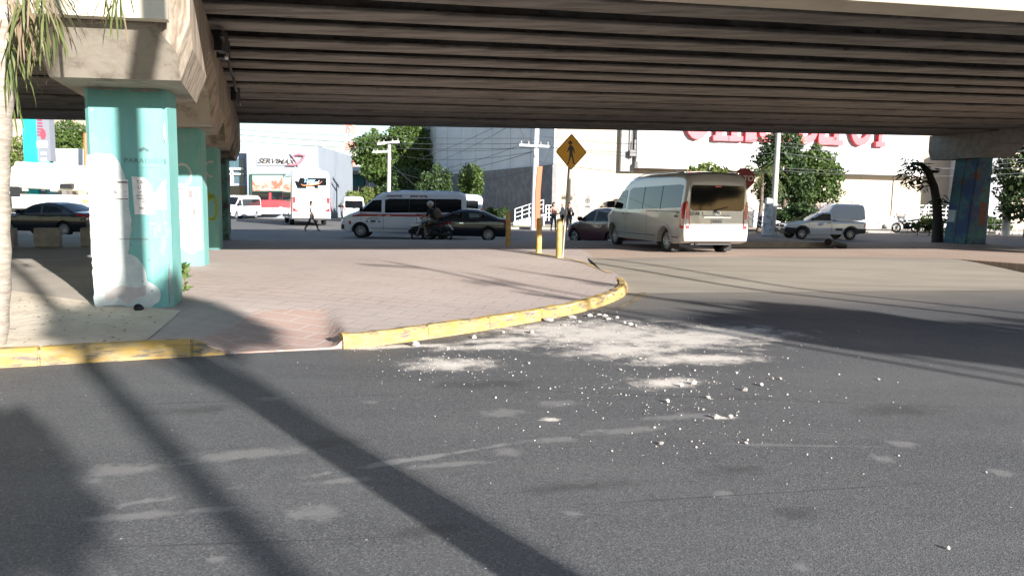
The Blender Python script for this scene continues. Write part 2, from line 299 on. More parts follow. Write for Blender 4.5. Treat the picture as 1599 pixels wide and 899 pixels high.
# ------------------------------------------------------------------ mesh helpers
class MB:
    def __init__(s): s.v = []; s.f = []; s.mi = []; s.cur = 0
    def add(s, vs, fs):
        o = len(s.v); s.v += [tuple(v) for v in vs]
        for f in fs: s.f.append(tuple(i+o for i in f)); s.mi.append(s.cur)
    def box(s, c, size, rz=0.0, rot=None):
        x, y, z = size[0]/2, size[1]/2, size[2]/2
        M = rot if rot else Matrix.Rotation(rz, 3, 'Z')
        vs = [Vector(c) + M @ Vector(p) for p in ((-x,-y,-z),(x,-y,-z),(x,y,-z),(-x,y,-z),(-x,-y,z),(x,-y,z),(x,y,z),(-x,y,z))]
        s.add(vs, [(0,3,2,1),(4,5,6,7),(0,1,5,4),(1,2,6,5),(2,3,7,6),(3,0,4,7)])
    def bar(s, a, b, w, h):                                        # box beam from a to b
        a, b = Vector(a), Vector(b); d = b-a; l = d.length
        q = d.to_track_quat('X', 'Z').to_matrix()
        s.box((a+b)/2, (l, w, h), rot=q)
    def prism(s, poly, ext):                                       # poly: 3-D points, extruded by vector ext
        n = len(poly); ext = Vector(ext); vs = [Vector(p) for p in poly] + [Vector(p)+ext for p in poly]
        fs = [(i, (i+1) % n, n+(i+1) % n, n+i) for i in range(n)]
        for t in tessellate_polygon([[Vector(p) for p in poly]]):
            fs.append(tuple(t)); fs.append(tuple(n+i for i in reversed(t)))
        s.add(vs, fs)
    def poly(s, pts):
        for_t = tessellate_polygon([[Vector(p) for p in pts]])
        n = Vector((0, 0, 0)); s.add(pts, [tuple(t) for t in for_t])
    def tube(s, pts, rad, n=8, cap=True):
        pts = [Vector(p) for p in pts]; k = len(pts)
        rad = rad if isinstance(rad, (list, tuple)) else [rad]*k
        vs = []; up = Vector((0, 0, 1))
        d0 = (pts[1]-pts[0]).normalized()
        a = d0.orthogonal().normalized()
        for i, p in enumerate(pts):
            d = (pts[min(i+1, k-1)] - pts[max(i-1, 0)]).normalized()
            a = (a - d*a.dot(d)).normalized(); b = d.cross(a)
            for j in range(n):
                t = 2*math.pi*j/n; vs.append(p + (a*math.cos(t)+b*math.sin(t))*rad[i])
        fs = [(i*n+j, i*n+(j+1) % n, (i+1)*n+(j+1) % n, (i+1)*n+j) for i in range(k-1) for j in range(n)]
        if cap: fs += [tuple(range(n))[::-1], tuple((k-1)*n+j for j in range(n))]
        s.add(vs, fs)
    def lathe(s, prof, M=None, n=24):                              # prof: (radius, height) about local z
        M = M or Matrix.Identity(4); k = len(prof); vs = []
        for r, h in prof:
            for j in range(n):
                t = 2*math.pi*j/n; vs.append(M @ Vector((r*math.cos(t), r*math.sin(t), h)))
        s.add(vs, [(i*n+j, i*n+(j+1) % n, (i+1)*n+(j+1) % n, (i+1)*n+j) for i in range(k-1) for j in range(n)])
    def blob(s, c, r, seed=0, sub=1, jit=0.3):
        bm = bmesh.new(); bmesh.ops.create_icosphere(bm, subdivisions=sub, radius=1.0); rn = random.Random(seed)
        r = r if isinstance(r, (tuple, list)) else (r, r, r)
        q = Matrix.Rotation(rn.uniform(0, 6.28), 3, 'Z')
        vs = [Vector(c) + q @ Vector((v.co.x*r[0], v.co.y*r[1], v.co.z*r[2]))*(1+rn.uniform(-jit, jit)) for v in bm.verts]
        s.add(vs, [tuple(v.index for v in f.verts) for f in bm.faces]); bm.free()
    def grid(s, fn, nu, nv):
        vs = [fn(i/nu, j/nv) for i in range(nu+1) for j in range(nv+1)]
        s.add(vs, [(i*(nv+1)+j, (i+1)*(nv+1)+j, (i+1)*(nv+1)+j+1, i*(nv+1)+j+1) for i in range(nu) for j in range(nv)])
    def build(s, name, mats, parent=None, smooth=None, fixn=True, loc=None):
        me = bpy.data.meshes.new(name); me.from_pydata(s.v, [], s.f)
        mats = mats if isinstance(mats, (list, tuple)) else [mats]
        for m in mats: me.materials.append(m)
        if len(mats) > 1: me.polygons.foreach_set('material_index', s.mi)
        if fixn:
            bm = bmesh.new(); bm.from_mesh(me); bmesh.ops.recalc_face_normals(bm, faces=bm.faces[:]); bm.to_mesh(me); bm.free()
        if smooth:
            me.polygons.foreach_set('use_smooth', [True]*len(me.polygons)); me.set_sharp_from_angle(angle=R(smooth))
        me.update()
        o = bpy.data.objects.new(name, me); COL.objects.link(o)
        if parent: o.parent = parent
        if loc: o.location = loc
        return o
def tag(o, label=None, cat=None, group=None, kind=None):
    if label: o['label'] = label
    if cat: o['category'] = cat
    if group: o['group'] = group
    if kind: o['kind'] = kind
    return o
def empty(name, loc=(0, 0, 0), rz=0.0, label=None, cat=None, group=None):
    o = bpy.data.objects.new(name, None); COL.objects.link(o); o.location = loc; o.rotation_euler = (0, 0, rz); o.empty_display_size = 0.2
    tag(o, label, cat, group); return o
def struct(mb, name, m, **k): return tag(mb.build(name, m, **k), kind='structure')
def copy_tree(o, parent=None):
    c = o.copy(); COL.objects.link(c); c.parent = parent
    for ch in list(o.children): copy_tree(ch, c)
    return c
def text_mesh(name, body, size, m, parent=None, M=None, ext=0.004, align='CENTER', shear=0.0, bold=0.0, sx=1.0, spacing=1.0):
    cu = bpy.data.curves.new(name, 'FONT'); cu.body = body; cu.size = size; cu.extrude = ext; cu.align_x = align; cu.align_y = 'CENTER'
    cu.shear = shear; cu.offset = bold; cu.space_character = spacing; cu.resolution_u = 4
    t = bpy.data.objects.new(name, cu); COL.objects.link(t)
    me = bpy.data.meshes.new_from_object(t); me.name = name
    bpy.data.objects.remove(t); bpy.data.curves.remove(cu)
    me.transform(Matrix.Diagonal((sx, 1, 1, 1)))
    if M: me.transform(M)
    me.materials.clear(); me.materials.append(m)
    o = bpy.data.objects.new(name, me); COL.objects.link(o)
    if parent: o.parent = parent
    return o
def face_M(origin, right, up):                                     # a frame lying on a face: x to the right, y up, z out
    r = Vector(right).normalized(); u_ = Vector(up).normalized(); n = r.cross(u_)
    return Matrix.Translation(Vector(origin)) @ Matrix((r, u_, n)).transposed().to_4x4()
def interp(pts):
    xs = [p[0] for p in pts]; ys = [p[1] for p in pts]
    if xs[0] > xs[-1]: xs, ys = xs[::-1], ys[::-1]
    return lambda x: float(np.interp(x, xs, ys))

# ================================================================== GROUND
KL = [(-60, -11.5), (-30, -1.9), (-14, 3.4), (-6.5, 5.75), (-4.55, 6.43), (-3.72, 6.78), (-3.1, 7.04), (-2.82, 7.15)]
KR = [(-1.74, 7.53), (-1.55, 7.63), (-.73, 8.37), (.01, 9.2), (.63, 9.97), (1.0, 10.5), (1.38, 11.19), (1.68, 11.85), (1.93, 12.56), (2.10, 13.3), (2.18, 14.1), (2.2, 14.8), (2.17, 15.6)]
def dens(pts, step):
    out = []
    for a, b in zip(pts[:-1], pts[1:]):
        n = max(1, int(math.hypot(b[0]-a[0], b[1]-a[1])/step))
        out += [(a[0]+(b[0]-a[0])*i/n, a[1]+(b[1]-a[1])*i/n) for i in range(n)]
    return out + [pts[-1]]
def smooth_path(pts, it=2):
    for _ in range(it):
        q = [pts[0]]
        for a, b in zip(pts[:-1], pts[1:]):
            q += [(a[0]*.75+b[0]*.25, a[1]*.75+b[1]*.25), (a[0]*.25+b[0]*.75, a[1]*.25+b[1]*.75)]
        pts = q + [pts[-1]]
    return pts
KRs = [KR[0]] + smooth_path(KR[1:], 2)
KALL = np.array(dens(KL, 0.25) + dens(KRs, 0.15))
def sm(t): t = min(1.0, max(0.0, t)); return t*t*(3-2*t)
RM = Vector((-2.27, 7.34, 0)); RT = Vector((0.945, 0.327, 0)); RN = Vector((-0.327, 0.945, 0))
def rampf(x, y):
    d = Vector((x, y, 0)) - RM; s_, q = d.dot(RT), d.dot(RN)
    w = 1.0
    if s_ < -0.40: w = 1-sm((-0.40-s_)/0.45)
    if s_ > 0.46: w = 1-sm((s_-0.46)/0.16)
    return w*(1-sm(q/2.3)) if q < 2.3 else 0.0
def zp0(x, y):
    d = float(np.min(np.hypot(KALL[:, 0]-x, KALL[:, 1]-y)))
    return 0.13 + 0.17*sm(d/5.5)
def zp(x, y):
    z = zp0(x, y); return z - (z-0.016)*rampf(x, y)
PF1, PF2 = G(1475, 403, .3), G(1599, 412, .3)
PF2 = PF1 + (PF2-PF1)*9.0

g = MB(); g.poly([(-900, -700, -.14), (900, -700, -.14), (900, 1500, -.14), (-900, 1500, -.14)]); struct(g, 'ground', M_dirt, fixn=False)
g = MB(); g.grid(lambda a, b: (-70+140*a, -45+66*b, 0), 1, 1); struct(g, 'near_road', M_asph)
FE = lambda t: (0+0.976*t, 26.2+0.218*t)
# plaza and raised crossing: rows run from the kerb to the far edge
K1 = dens(KL, 0.5) + dens([KL[-1], KR[0]], 0.07)[1:-1] + dens(KRs, 0.12)
K2 = dens([(2.17, 15.6), (2.3, 18.4)], 0.5)[1:] + dens([(2.3, 18.4), (PF1.x, PF1.y)], 0.8)[1:] + dens([(PF1.x, PF1.y), (PF2.x, PF2.y)], 2.0)[1:]
def far_of(k, ks):
    x = k[0]; return FE(x*1.02 - (k[1]-7)*0.18 - 4.5) if ks == 0 else None
rows = []
n1 = len(K1)
tl = [FE(t) for t in (-66, 2.0)]
for i, k in enumerate(K1):
    f = (k[0]+60)/(62.3); tt = -66 + 68*f**1.0
    if i > n1-40: pass
    rows.append((k, FE(tt), 0))
for i, k in enumerate(K2):
    f = (i+1)/len(K2); rows.append((k, FE(2.0+ (K2[i][0]-2.2)*1.02), 1))
NT = 46
ts = [((j/NT)**2.0) for j in range(NT+1)]
vs, fs, mi = [], [], []
for k, f, ks in rows:
    dx, dy = f[0]-k[0], f[1]-k[1]; l = math.hypot(dx, dy); ox, oy = dx/l*0.03, dy/l*0.03
    vs.append((k[0]+ox, k[1]+oy, -0.1))
    for t in ts:
        x, y = k[0]+ox+(dx-ox)*t, k[1]+oy+(dy-oy)*t
        vs.append((x, y, zp(x, y) if abs(x) < 40 else 0.3))
    vs.append((f[0], f[1], -0.2))
C = NT+3
for i in range(len(rows)-1):
    for j in range(C-1):
        fs.append((i*C+j, (i+1)*C+j, (i+1)*C+j+1, i*C+j+1))
        c = [vs[q] for q in fs[-1]]; cx, cy = sum(p[0] for p in c)/4, sum(p[1] for p in c)/4
        mi.append(2 if rows[i+1][2] else (1 if rampf(cx, cy) > .12 else 0))
g = MB(); g.v, g.f, g.mi = vs, fs, mi
struct(g, 'plaza_pavement', [M_pave, M_pave_red, M_cross], smooth=40)
# beige ramp rising from the asphalt to the crossing
g = MB()
RE2 = G(1599, 412, .3)
def rampfn(a, b):
    e0 = Vector((1.9, 18.5)); e1 = Vector((PF1.x, PF1.y)); e2 = Vector((RE2.x+.5, RE2.y+.1)); r_ = .68
    e = e0+(e1-e0)*(a/r_) if a < r_ else e1+(e2-e1)*((a-r_)/(1-r_))
    f0 = Vector((2.0, 12.9)); f1 = e1+Vector((.4, -4.8)); f2 = e2+Vector((.5, -4.0))
    fr = f0+(f1-f0)*(a/r_)**1.1 if a < r_ else f1+(f2-f1)*((a-r_)/(1-r_))
    p = fr+(e-fr)*b; k_ = 1-sm((a-r_)/(1-r_)*1.7) if a > r_ else 1.0
    return (p.x, p.y, 0.004+(zp0(e.x, e.y)+0.004)*sm(b)*k_)
g.grid(rampfn, 40, 14); struct(g, 'crossing_ramp', M_ramp, smooth=60)
# far street, its pavement
g = MB(); g.grid(lambda a, b: (-120+260*a, 22+75*b + 0.0, -.10), 1, 1); struct(g, 'far_road', M_asph_far)
def far_pt(t, off, z): return (0.976*t-0.218*off, 26.2+0.218*t+0.976*off, z)
g = MB(); g.prism([far_pt(-1, 25.5, -.12), far_pt(80, 22, -.12), far_pt(80, 60, -.12), far_pt(-1, 60, -.12)], (0, 0, .16)); struct(g, 'far_pavement', M_dirt)
g = MB(); g.prism([far_pt(-1.1, 25.3, -.12), far_pt(80, 21.8, -.12), far_pt(80, 22, -.12), far_pt(-1.1, 25.5, -.12)], (0, 0, .17)); struct(g, 'far_kerb', M_kerb_grey)
g = MB(); g.grid(lambda a, b: far_pt(-1+12*a, 26+1.6*b, .045+.05*math.sin(7*a)*math.sin(9*b)), 12, 4); tag(g.build('dry_grass_strip', M_grass), kind='stuff')
# sunlit cross street by the coach
# kerbs
def kerb(path, name, m, hfun, w=0.17):
    g = MB(); n = len(path); rings = []; dist = 0.0
    for i, p in enumerate(path):
        a, b = path[max(i-1, 0)], path[min(i+1, n-1)]; t = Vector((b[0]-a[0], b[1]-a[1], 0)).normalized(); nn = Vector((-t.y, t.x, 0))
        h, zb = hfun(i/(n-1), p)
        rn = random.Random(i*7); j = rn.uniform(-.006, .006)
        P0 = Vector((p[0], p[1], 0)) - nn*0.012
        def ring(sh, cut):
            o_ = P0+t*sh; hh = h-cut; c2 = cut*.8
            return [o_+Vector((0, 0, zb-.05)), o_+nn*(.012+j+c2)+Vector((0, 0, zb+hh*.78)), o_+nn*(.05+j+c2)+Vector((0, 0, zb+hh)), o_+nn*(w-.02)+Vector((0, 0, zb+hh+j)), o_+nn*w+Vector((0, 0, zb+hh*.85)), o_+nn*w+Vector((0, 0, zb-.05))]
        dist += math.hypot(p[0]-path[max(i-1, 0)][0], p[1]-path[max(i-1, 0)][1])
        if dist > .95 and 0 < i < n-1: dist = 0.0; rings += [ring(-.014, 0), ring(-.005, .028), ring(.005, .028), ring(.014, 0)]
        else: rings.append(ring(0, rn.uniform(0, .012) if rn.random() < .25 else 0))
    n = len(rings)
    vs = [q for r in rings for q in r]; fs = [(i*6+j, (i+1)*6+j, (i+1)*6+j+1, i*6+j+1) for i in range(n-1) for j in range(5)] + [(0, 1, 2, 3, 4, 5), tuple((n-1)*6+j for j in range(6))]
    g.add(vs, fs); return struct(g, name, m, smooth=30)
kerb(dens(KL, .25), 'kerb', M_kerb, lambda f, p: (0.148*(1-sm((p[0]+3.05)/.28)) + .012, 0))
kerb(dens(KRs, .12), 'kerb', M_kerb, lambda f, p: ((0.15*(1-.86*sm((p[1]-13.0)/2.6))) if p[0] > 0 else 0.15, 0.10*sm((p[1]-13.0)/2.6) if p[0] > 0 else 0))
# flush faded yellow line that closes the corner, and the ghost of an older one outside it
def ribbon(pts, w, name, m, dz):
    g = MB(); n = len(pts); vs = []
    for i, p in enumerate(pts):
        a, b = pts[max(i-1, 0)], pts[min(i+1, n-1)]; t = Vector((b[0]-a[0], b[1]-a[1], 0)).normalized(); nn = Vector((-t.y, t.x, 0))
        for s_ in (0, 1):
            q = Vector((p[0], p[1], 0)) + nn*w*s_; vs.append((q.x, q.y, dz(q.x, q.y)))
    g.add(vs, [(2*i, 2*i+2, 2*i+3, 2*i+1) for i in range(n-1)]); return struct(g, name, m, fixn=False)
M_yl = mat('faded_yellow_line', (0.50, 0.37, 0.15), 0.8, col2=(0.42, 0.34, 0.26), nscale=5, nlo=0.45, nhi=0.6)
M_yl2 = mat('ghost_yellow_line', (0.22, 0.17, 0.10), 0.8, col2=(0.10, 0.095, 0.085), nscale=6, nlo=0.42, nhi=0.6)
ribbon(dens(smooth_path([(2.14, 15.5), (1.98, 16.8), (1.6, 18.2), (1.16, 19.0), (.5, 19.6)]), .3), .13, 'corner_line', M_yl, lambda x, y: zp(x, y)+.008)
ribbon(dens(smooth_path([(1.55, 11.0), (1.95, 11.9), (2.25, 12.9), (2.42, 13.9)]), .3), -.12, 'old_corner_line', M_yl2, lambda x, y: .005)

# pale sand at the foot of the first column, and the grey pavement left of the piers
def nz(x, y, s=0): return math.sin(x*5.1+s)*math.sin(y*4.3+1.7*s)*.5 + math.sin(x*11.7+y*3.1)*.3 + math.sin(y*13.3-x*7.7)*.2
b0 = G(238, 529, .14); b1 = G(283, 484, .19)
def sandfn(a, b):
    if a < .999: pass
    fx = -16 + (b0.x+16)*a
    fy = float(np.interp(fx, [-30, -14, -6.5, -4.55, -3.72, -3.1], [-1.9, 3.4, 5.75, 6.43, 6.78, 7.04]))+.13
    bx = -17.5 + (b1.x+17.5)*a; by = float(np.interp(a, [0, .62, .80, .9, 1], [8.3, 9.75, 9.8, 9.2, b1.y])) + .0
    x, y = fx+(bx-fx)*b, fy+(by-fy)*b
    e = min(1, 6*b, 6*(1-b), 14*(1-a))
    return (x, y, zp0(x, y)+.006+e*(.012+.012*nz(x, y)))
g = MB(); g.grid(sandfn, 90, 34); struct(g, 'sand', M_sand, smooth=60)
def pavefn(a, b):
    r = Vector((-4.55, 9.2, 0))+VDIR*17.4*b; l = Vector((-30, 5.5, 0))+VDIR*17.8*b
    p = l+(r-l)*a; return (p.x, p.y, zp0(p.x, p.y)+.005 if p.x > -30 else .305)
g = MB(); g.grid(pavefn, 40, 30); struct(g, 'grey_pavement', M_cpave, smooth=60)

# low island behind the van with a fallen post
g = MB(); a0, a1 = G(1120, 387, .3), G(1302, 387, .3); i0 = Vector((a0.x, a0.y, .25)); i1 = Vector((a1.x, a1.y, .25))
g.prism([i0, i1, i1+Vector((-.4, 3.0, 0)), i0+Vector((-.4, 3.0, 0))], (0, 0, .23)); struct(g, 'kerb_island', M_kerb_grey)
fp = MB(); p0, p1 = G(1318, 384, .36), G(1293, 378, .52); fp.tube([p0, p0+(p1-p0)*.5, p1], .1, 10); fp.tube([p1-(p1-p0)*.12, p1], .125, 10)
tag(fp.build('fallen_post', M_trim, smooth=40), 'dark fallen post end sticking up at the end of the low kerb island', 'post')

# ================================================================== OVERPASS
BO = Vector((-4.22, 7.8, 0)); BU = Vector((0.976, 0.218, 0.02)); BV = Vector((-0.318, 0.948, 0)); SOF = 4.07
def BP(a, b, z): p = BO+BU*a+BV*b; p.z += z; return p
bridge = empty('overpass', BP(12, 8, 0), 0, 'long concrete road overpass on wide pier caps spanning the whole scene', 'bridge')
BI = Matrix.Translation(-bridge.location)
def bchild(mb, name, m, par=None, **k):
    L = bridge.location; mb.v = [(v[0]-L.x, v[1]-L.y, v[2]-L.z) for v in mb.v]
    return mb.build(name, m, parent=par or bridge, **k)
A0, A1 = -40, 62
def girder(b0_, b1_, z0, z1, name='girder', m=None, cham=.015):
    g = MB(); c_ = (b0_+b1_)/2; wb = .11 if name == 'girder' else (b1_-b0_)/2-.001
    # wide thin bottom flange on a narrow web, a deep void between neighbours
    sec = [(b0_+cham, z0), (b1_-cham, z0), (b1_, z0+cham), (b1_, z0+.05), (c_+wb, z0+.085), (c_+wb, z1), (c_-wb, z1), (c_-wb, z0+.085), (b0_, z0+.05), (b0_, z0+cham)]
    K = len(sec)
    n = 24
    rn = random.Random(int(b0_*100)); vs = []
    for i in range(n+1):
        a = A0+(A1-A0)*i/n
        for b, z in sec: vs.append(BP(a, b, z))
    fs = [(i*K+j, i*K+(j+1) % K, (i+1)*K+(j+1) % K, (i+1)*K+j) for i in range(n) for j in range(K)] + [tuple(range(K)), tuple(n*K+j for j in range(K))]
    g.add(vs, fs); return bchild(g, name, m or M_conc)
girder(0, .58, SOF-.08, SOF+1.298, 'fascia_beam', [M_conc_lt])
for k in range(6): girder(1.05+1.1*k, 1.61+1.1*k, SOF+random.Random(k).uniform(-.012, .012), SOF+1.3)
for k in range(7): girder(7.35+1.5*k, 8.4+1.5*k, SOF-.05+random.Random(k+50).uniform(-.015, .015), SOF+1.2)
g = MB(); g.prism([BP(A0, -.28, SOF+1.3), BP(A0, 6.98, SOF+1.3), BP(A0, 6.98, SOF+1.5), BP(A0, -.28, SOF+1.5)], BU*(A1-A0)); bchild(g, 'deck_slab', M_conc)
g = MB(); g.prism([BP(A0, 7.02, SOF+1.2), BP(A0, 18.0, SOF+1.2), BP(A0, 18.0, SOF+1.5), BP(A0, 7.02, SOF+1.5)], BU*(A1-A0)); bchild(g, 'deck_slab', M_conc)
for bb in (-.25, 17.7):
    g = MB(); g.prism([BP(A0, bb, SOF+1.503), BP(A0, bb+.28, SOF+1.503), BP(A0, bb+.22, SOF+2.3), BP(A0, bb+.06, SOF+2.3)], BU*(A1-A0)); bchild(g, 'parapet', M_conc_lt)
g = MB(); g.prism([BP(-14, -.16, 3.33), BP(.62, -.16, 3.33), BP(.66, -.13, SOF+1.29), BP(-14, -.13, SOF+1.29)], BV*.152); bchild(g, 'fascia_panel', M_conc_lt)
# cross diaphragms beside the piers
for aa in (-1.6, 1.6, 26.6, 30.2):
    g = MB(); g.prism([BP(aa, .7, SOF+.2), BP(aa, 17.2, SOF+.2), BP(aa, 17.2, SOF+1.19), BP(aa, .7, SOF+1.19)], BU*.25); bchild(g, 'diaphragm', M_conc)
COLB = [1.5, 6.5, 11.5, 16.5]
def cap(a, dz, m, flat_end=False):
    bs = [0, .12, .25]; B1 = 17.9
    for cb in COLB: bs += [cb-1.47, cb-1.0, cb-.5, cb, cb+.5, cb+1.0, cb+1.47]
    bs += [B1-.25, B1]; bs = sorted(set(max(0, min(B1, x)) for x in bs))
    def zb(b):
        d = min(abs(b-cb) for cb in COLB)
        if flat_end and b > COLB[-1]: d = 0
        return 2.82+dz+.47*min(1, max(0, (d-1.0)/.47))
    g = MB(); vs = []
    for b in bs:
        e = min(b, B1-b); cut = (.03 if flat_end else .2)*max(0, 1-e/.25); wt = .80-cut; wb = .66-cut; z = zb(b); T = SOF-.002
        for w_, zz in ((-wb, z), (-wt, z+.35), (-wt, T), (wt, T), (wt, z+.35), (wb, z)): vs.append(BP(a, b, zz)+BU.normalized()*w_)
    n = len(bs); fs = []; 
    for i in range(n-1):
        for j in range(6): g_ = (i*6+j, i*6+(j+1) % 6, (i+1)*6+(j+1) % 6, (i+1)*6+j); fs.append(g_)
    g.add(vs, fs); g.mi = [1 if (k % 6) in (1, 3, 0, 4) else 0 for k in range(len(fs))]
    g.add([vs[j] for j in range(6)], [tuple(range(6))]); g.add([vs[(n-1)*6+j] for j in range(6)], [tuple(range(6))])
    g.mi[-2:] = [0, 0]
    return bchild(g, 'pier_cap', m)
cap(0, 0, [M_conc_cap, M_conc_board]); cap(28.4, .27, [M_conc_grey, M_conc_grey], True)
g = MB()
for aa in (0,):
    rn = random.Random(3); pts = [BP(aa+.98, b, SOF-.08-.12*abs(math.sin(b*1.3))) for b in np.linspace(3.2, 12, 24)]; g.tube(pts, .03, 6)
    for b in (3.6, 4.2, 9.3): g.box(BP(aa+.95, b, SOF-.2), (.12, .25, .3))
bchild(g, 'cable_bundle', M_black)
g = MB(); g.bar(BP(1.0, 4.1, SOF-.35), BP(1.0, 4.5, SOF-.02), .05, .05); bchild(g, 'loose_bracket', M_white)

def column(a, b, w, d, ztop, m, taper=0.0, zbot=0.0):
    c = BP(a, b, 0); n = (Vector((-BU.y, BU.x, 0))).normalized(); u = Vector((BU.x, BU.y, 0)).normalized()
    ch = .05; sec = [(-w/2+ch, -d/2), (w/2-ch, -d/2), (w/2, -d/2+ch), (w/2, d/2-ch), (w/2-ch, d/2), (-w/2+ch, d/2), (-w/2, d/2-ch), (-w/2, -d/2+ch)]
    g = MB(); vs = []
    zs = [zbot, zbot+.6, 1.3, 2.0, ztop]
    for z in zs:
        for x, y in sec:
            t = taper*(ztop-z)/ztop; xx = x-(t if x < 0 else 0); p = Vector((c.x, c.y, 0))+u*xx+n*y; vs.append((p.x, p.y, z))
    fs = [(i*8+j, i*8+(j+1) % 8, (i+1)*8+(j+1) % 8, (i+1)*8+j) for i in range(len(zs)-1) for j in range(8)] + [tuple(range(8)), tuple((len(zs)-1)*8+j for j in range(8))]
    g.add(vs, fs); o = bchild(g, 'column', m)
    fo = Vector((c.x, c.y, 0))-n*(d/2)                           # middle of the near face at ground
    return o, fo, u, -n
def onface(fo, u, n, x, z, e=.003): p = fo+u*x+n*e; p.z = z; return p
def facepatch(par, fo, u, n, pts, name, m, e=.003, th=.002):
    g = MB(); g.prism([onface(fo, u, n, x, z, e) for x, z in pts], n*th)
    L = bridge.location; g.v = [(v[0]-L.x, v[1]-L.y, v[2]-L.z) for v in g.v]; return g.build(name, m, parent=par)
def facetext(par, fo, u, n, x, z, body, size, m, name='lettering', e=.004, **k):
    o = onface(fo, u, n, x, z, e)-bridge.location if par else onface(fo, u, n, x, z, e)
    return text_mesh(name, body, size, m, par, face_M(o, u, Vector((0, 0, 1))), ext=.001, **k)
cols = [column(0, b, .9, .6, 2.835, M_teal, zbot=0.0) for b in COLB]
c4 = mat('graffiti_column_paint', (0.10, 0.27, 0.24), .7, col2=(0.05, 0.05, 0.055), nscale=1.8, nlo=.45, nhi=.6, bump=.1, col3=(0.25, 0.19, 0.06), n3=1.7, n3lo=.6, n3hi=.7)
cols[3][0].data.materials[0] = c4
def wavy(pts, amp=.012, step=.05, seed=0):
    rn = random.Random(seed); out = []
    n = len(pts)
    for i in range(n):
        a, b = pts[i], pts[(i+1) % n]; k = max(1, int(math.hypot(b[0]-a[0], b[1]-a[1])/step))
        for j in range(k):
            t = j/k; out.append((a[0]+(b[0]-a[0])*t+rn.uniform(-amp, amp), a[1]+(b[1]-a[1])*t+rn.uniform(-amp, amp)))
    return [(max(-.445, min(.445, x)), z) for x, z in out]
c1, f1, u1, n1_ = cols[0]
# x across the face from -.45 to .45, z up: white cover paint with a curved edge on the first column
facepatch(c1, f1, u1, n1_, wavy([(-.44, 2.02), (-.30, 2.05), (-.16, 2.04), (-.08, 1.93), (-.02, 1.72), (.0, 1.45), (.02, 1.2), (-.01, .98), (-.03, .86), (.08, .80), (.14, .68), (.17, .52), (.28, .46), (.32, .36), (.29, .26), (.2, .2), (.0, .18), (-.43, .18)], .008), 'cover_patch', M_white_patch)
facepatch(c1, f1, u1, n1_, wavy([(-.30, .40), (-.12, .47), (.05, .44), (.15, .46), (.14, .34), (.03, .31), (-.05, .24), (-.18, .33), (-.26, .27), (-.31, .31)], .01, seed=4), 'cover_patch', M_grey_patch, e=.006)  # grey tone laid on the white paint for the shade that crosses it
L = bridge.location
for x, z, r_ in ((.2, .78, .012), (.32, .77, .012), (.12, .52, .01), (-.0, .96, .01), (.22, .4, .012)):
    g = MB(); g.prism([onface(f1, u1, n1_, x+r_*math.cos(t), z+r_*math.sin(t), .009) for t in np.linspace(0, 5.5, 7)], n1_*.001); g.v = [(v[0]-L.x, v[1]-L.y, v[2]-L.z) for v in g.v]; g.build('paint_chip', M_ink_soft, parent=c1)
g = MB()
g.prism([onface(f1, u1, n1_, x, z, .009) for x, z in ((-.44, 1.025), (.44, 1.032), (.44, 1.04), (-.44, 1.033))], n1_*.001)
L = bridge.location; g.v = [(v[0]-L.x, v[1]-L.y, v[2]-L.z) for v in g.v]; g.build('paint_crack', M_ink_soft, parent=c1)
facetext(c1, f1, u1, n1_, .20, 1.97, 'PARADISUS', .078, M_pencil, sx=1.1, spacing=1.12)
facetext(c1, f1, u1, n1_, .20, 1.895, '— — — —', .035, M_pencil, sx=1.3)
g = MB()
for k in range(-3, 4):                                             # lotus emblem above the name
    t = R(90-k*27); c = Vector((.19+.012*math.cos(t), 2.085)); l = .058 if k % 2 == 0 else .05; wv_ = .013
    d = Vector((math.cos(t), math.sin(t))); pn = Vector((-d.y, d.x))
    g.prism([onface(f1, u1, n1_, *(c+d*l*s+pn*w), .004) for s, w in ((.15, 0), (.55, wv_), (.8, wv_*.7), (1, 0), (.8, -wv_*.7), (.55, -wv_))], n1_*.001)
g.v = [(v[0]-L.x, v[1]-L.y, v[2]-L.z) for v in g.v]; g.build('emblem', M_pencil, parent=c1)
def poster(fo, u, n, x0, x1, z0, z1, label, lines, outline=None, seed=0, e=.007, m=None, pic=None):
    pts = outline or [(x0, z0), (x1, z0), (x1, z1), (x0, z1)]
    g = MB(); o = onface(fo, u, n, (x0+x1)/2, z0, 0)
    g.prism([onface(fo, u, n, x, z, e) for x, z in pts], n*.002); g.v = [(v[0]-o.x, v[1]-o.y, v[2]-o.z) for v in g.v]
    p = g.build('poster', m or M_paper); p.location = o; tag(p, label, 'poster')
    for x, z, body, sz, mm in lines:
        text_mesh('print', body, sz, mm, p, face_M(onface(fo, u, n, x, z, e+.0035)-o, u, Vector((0, 0, 1))), ext=.0005)
    if pic:
        for pp in pic: q = MB(); q.prism([onface(fo, u, n, x, z, e+.003)-o for x, z in pp], n*.001); q.build('picture', M_ink_soft, parent=p)
    return p
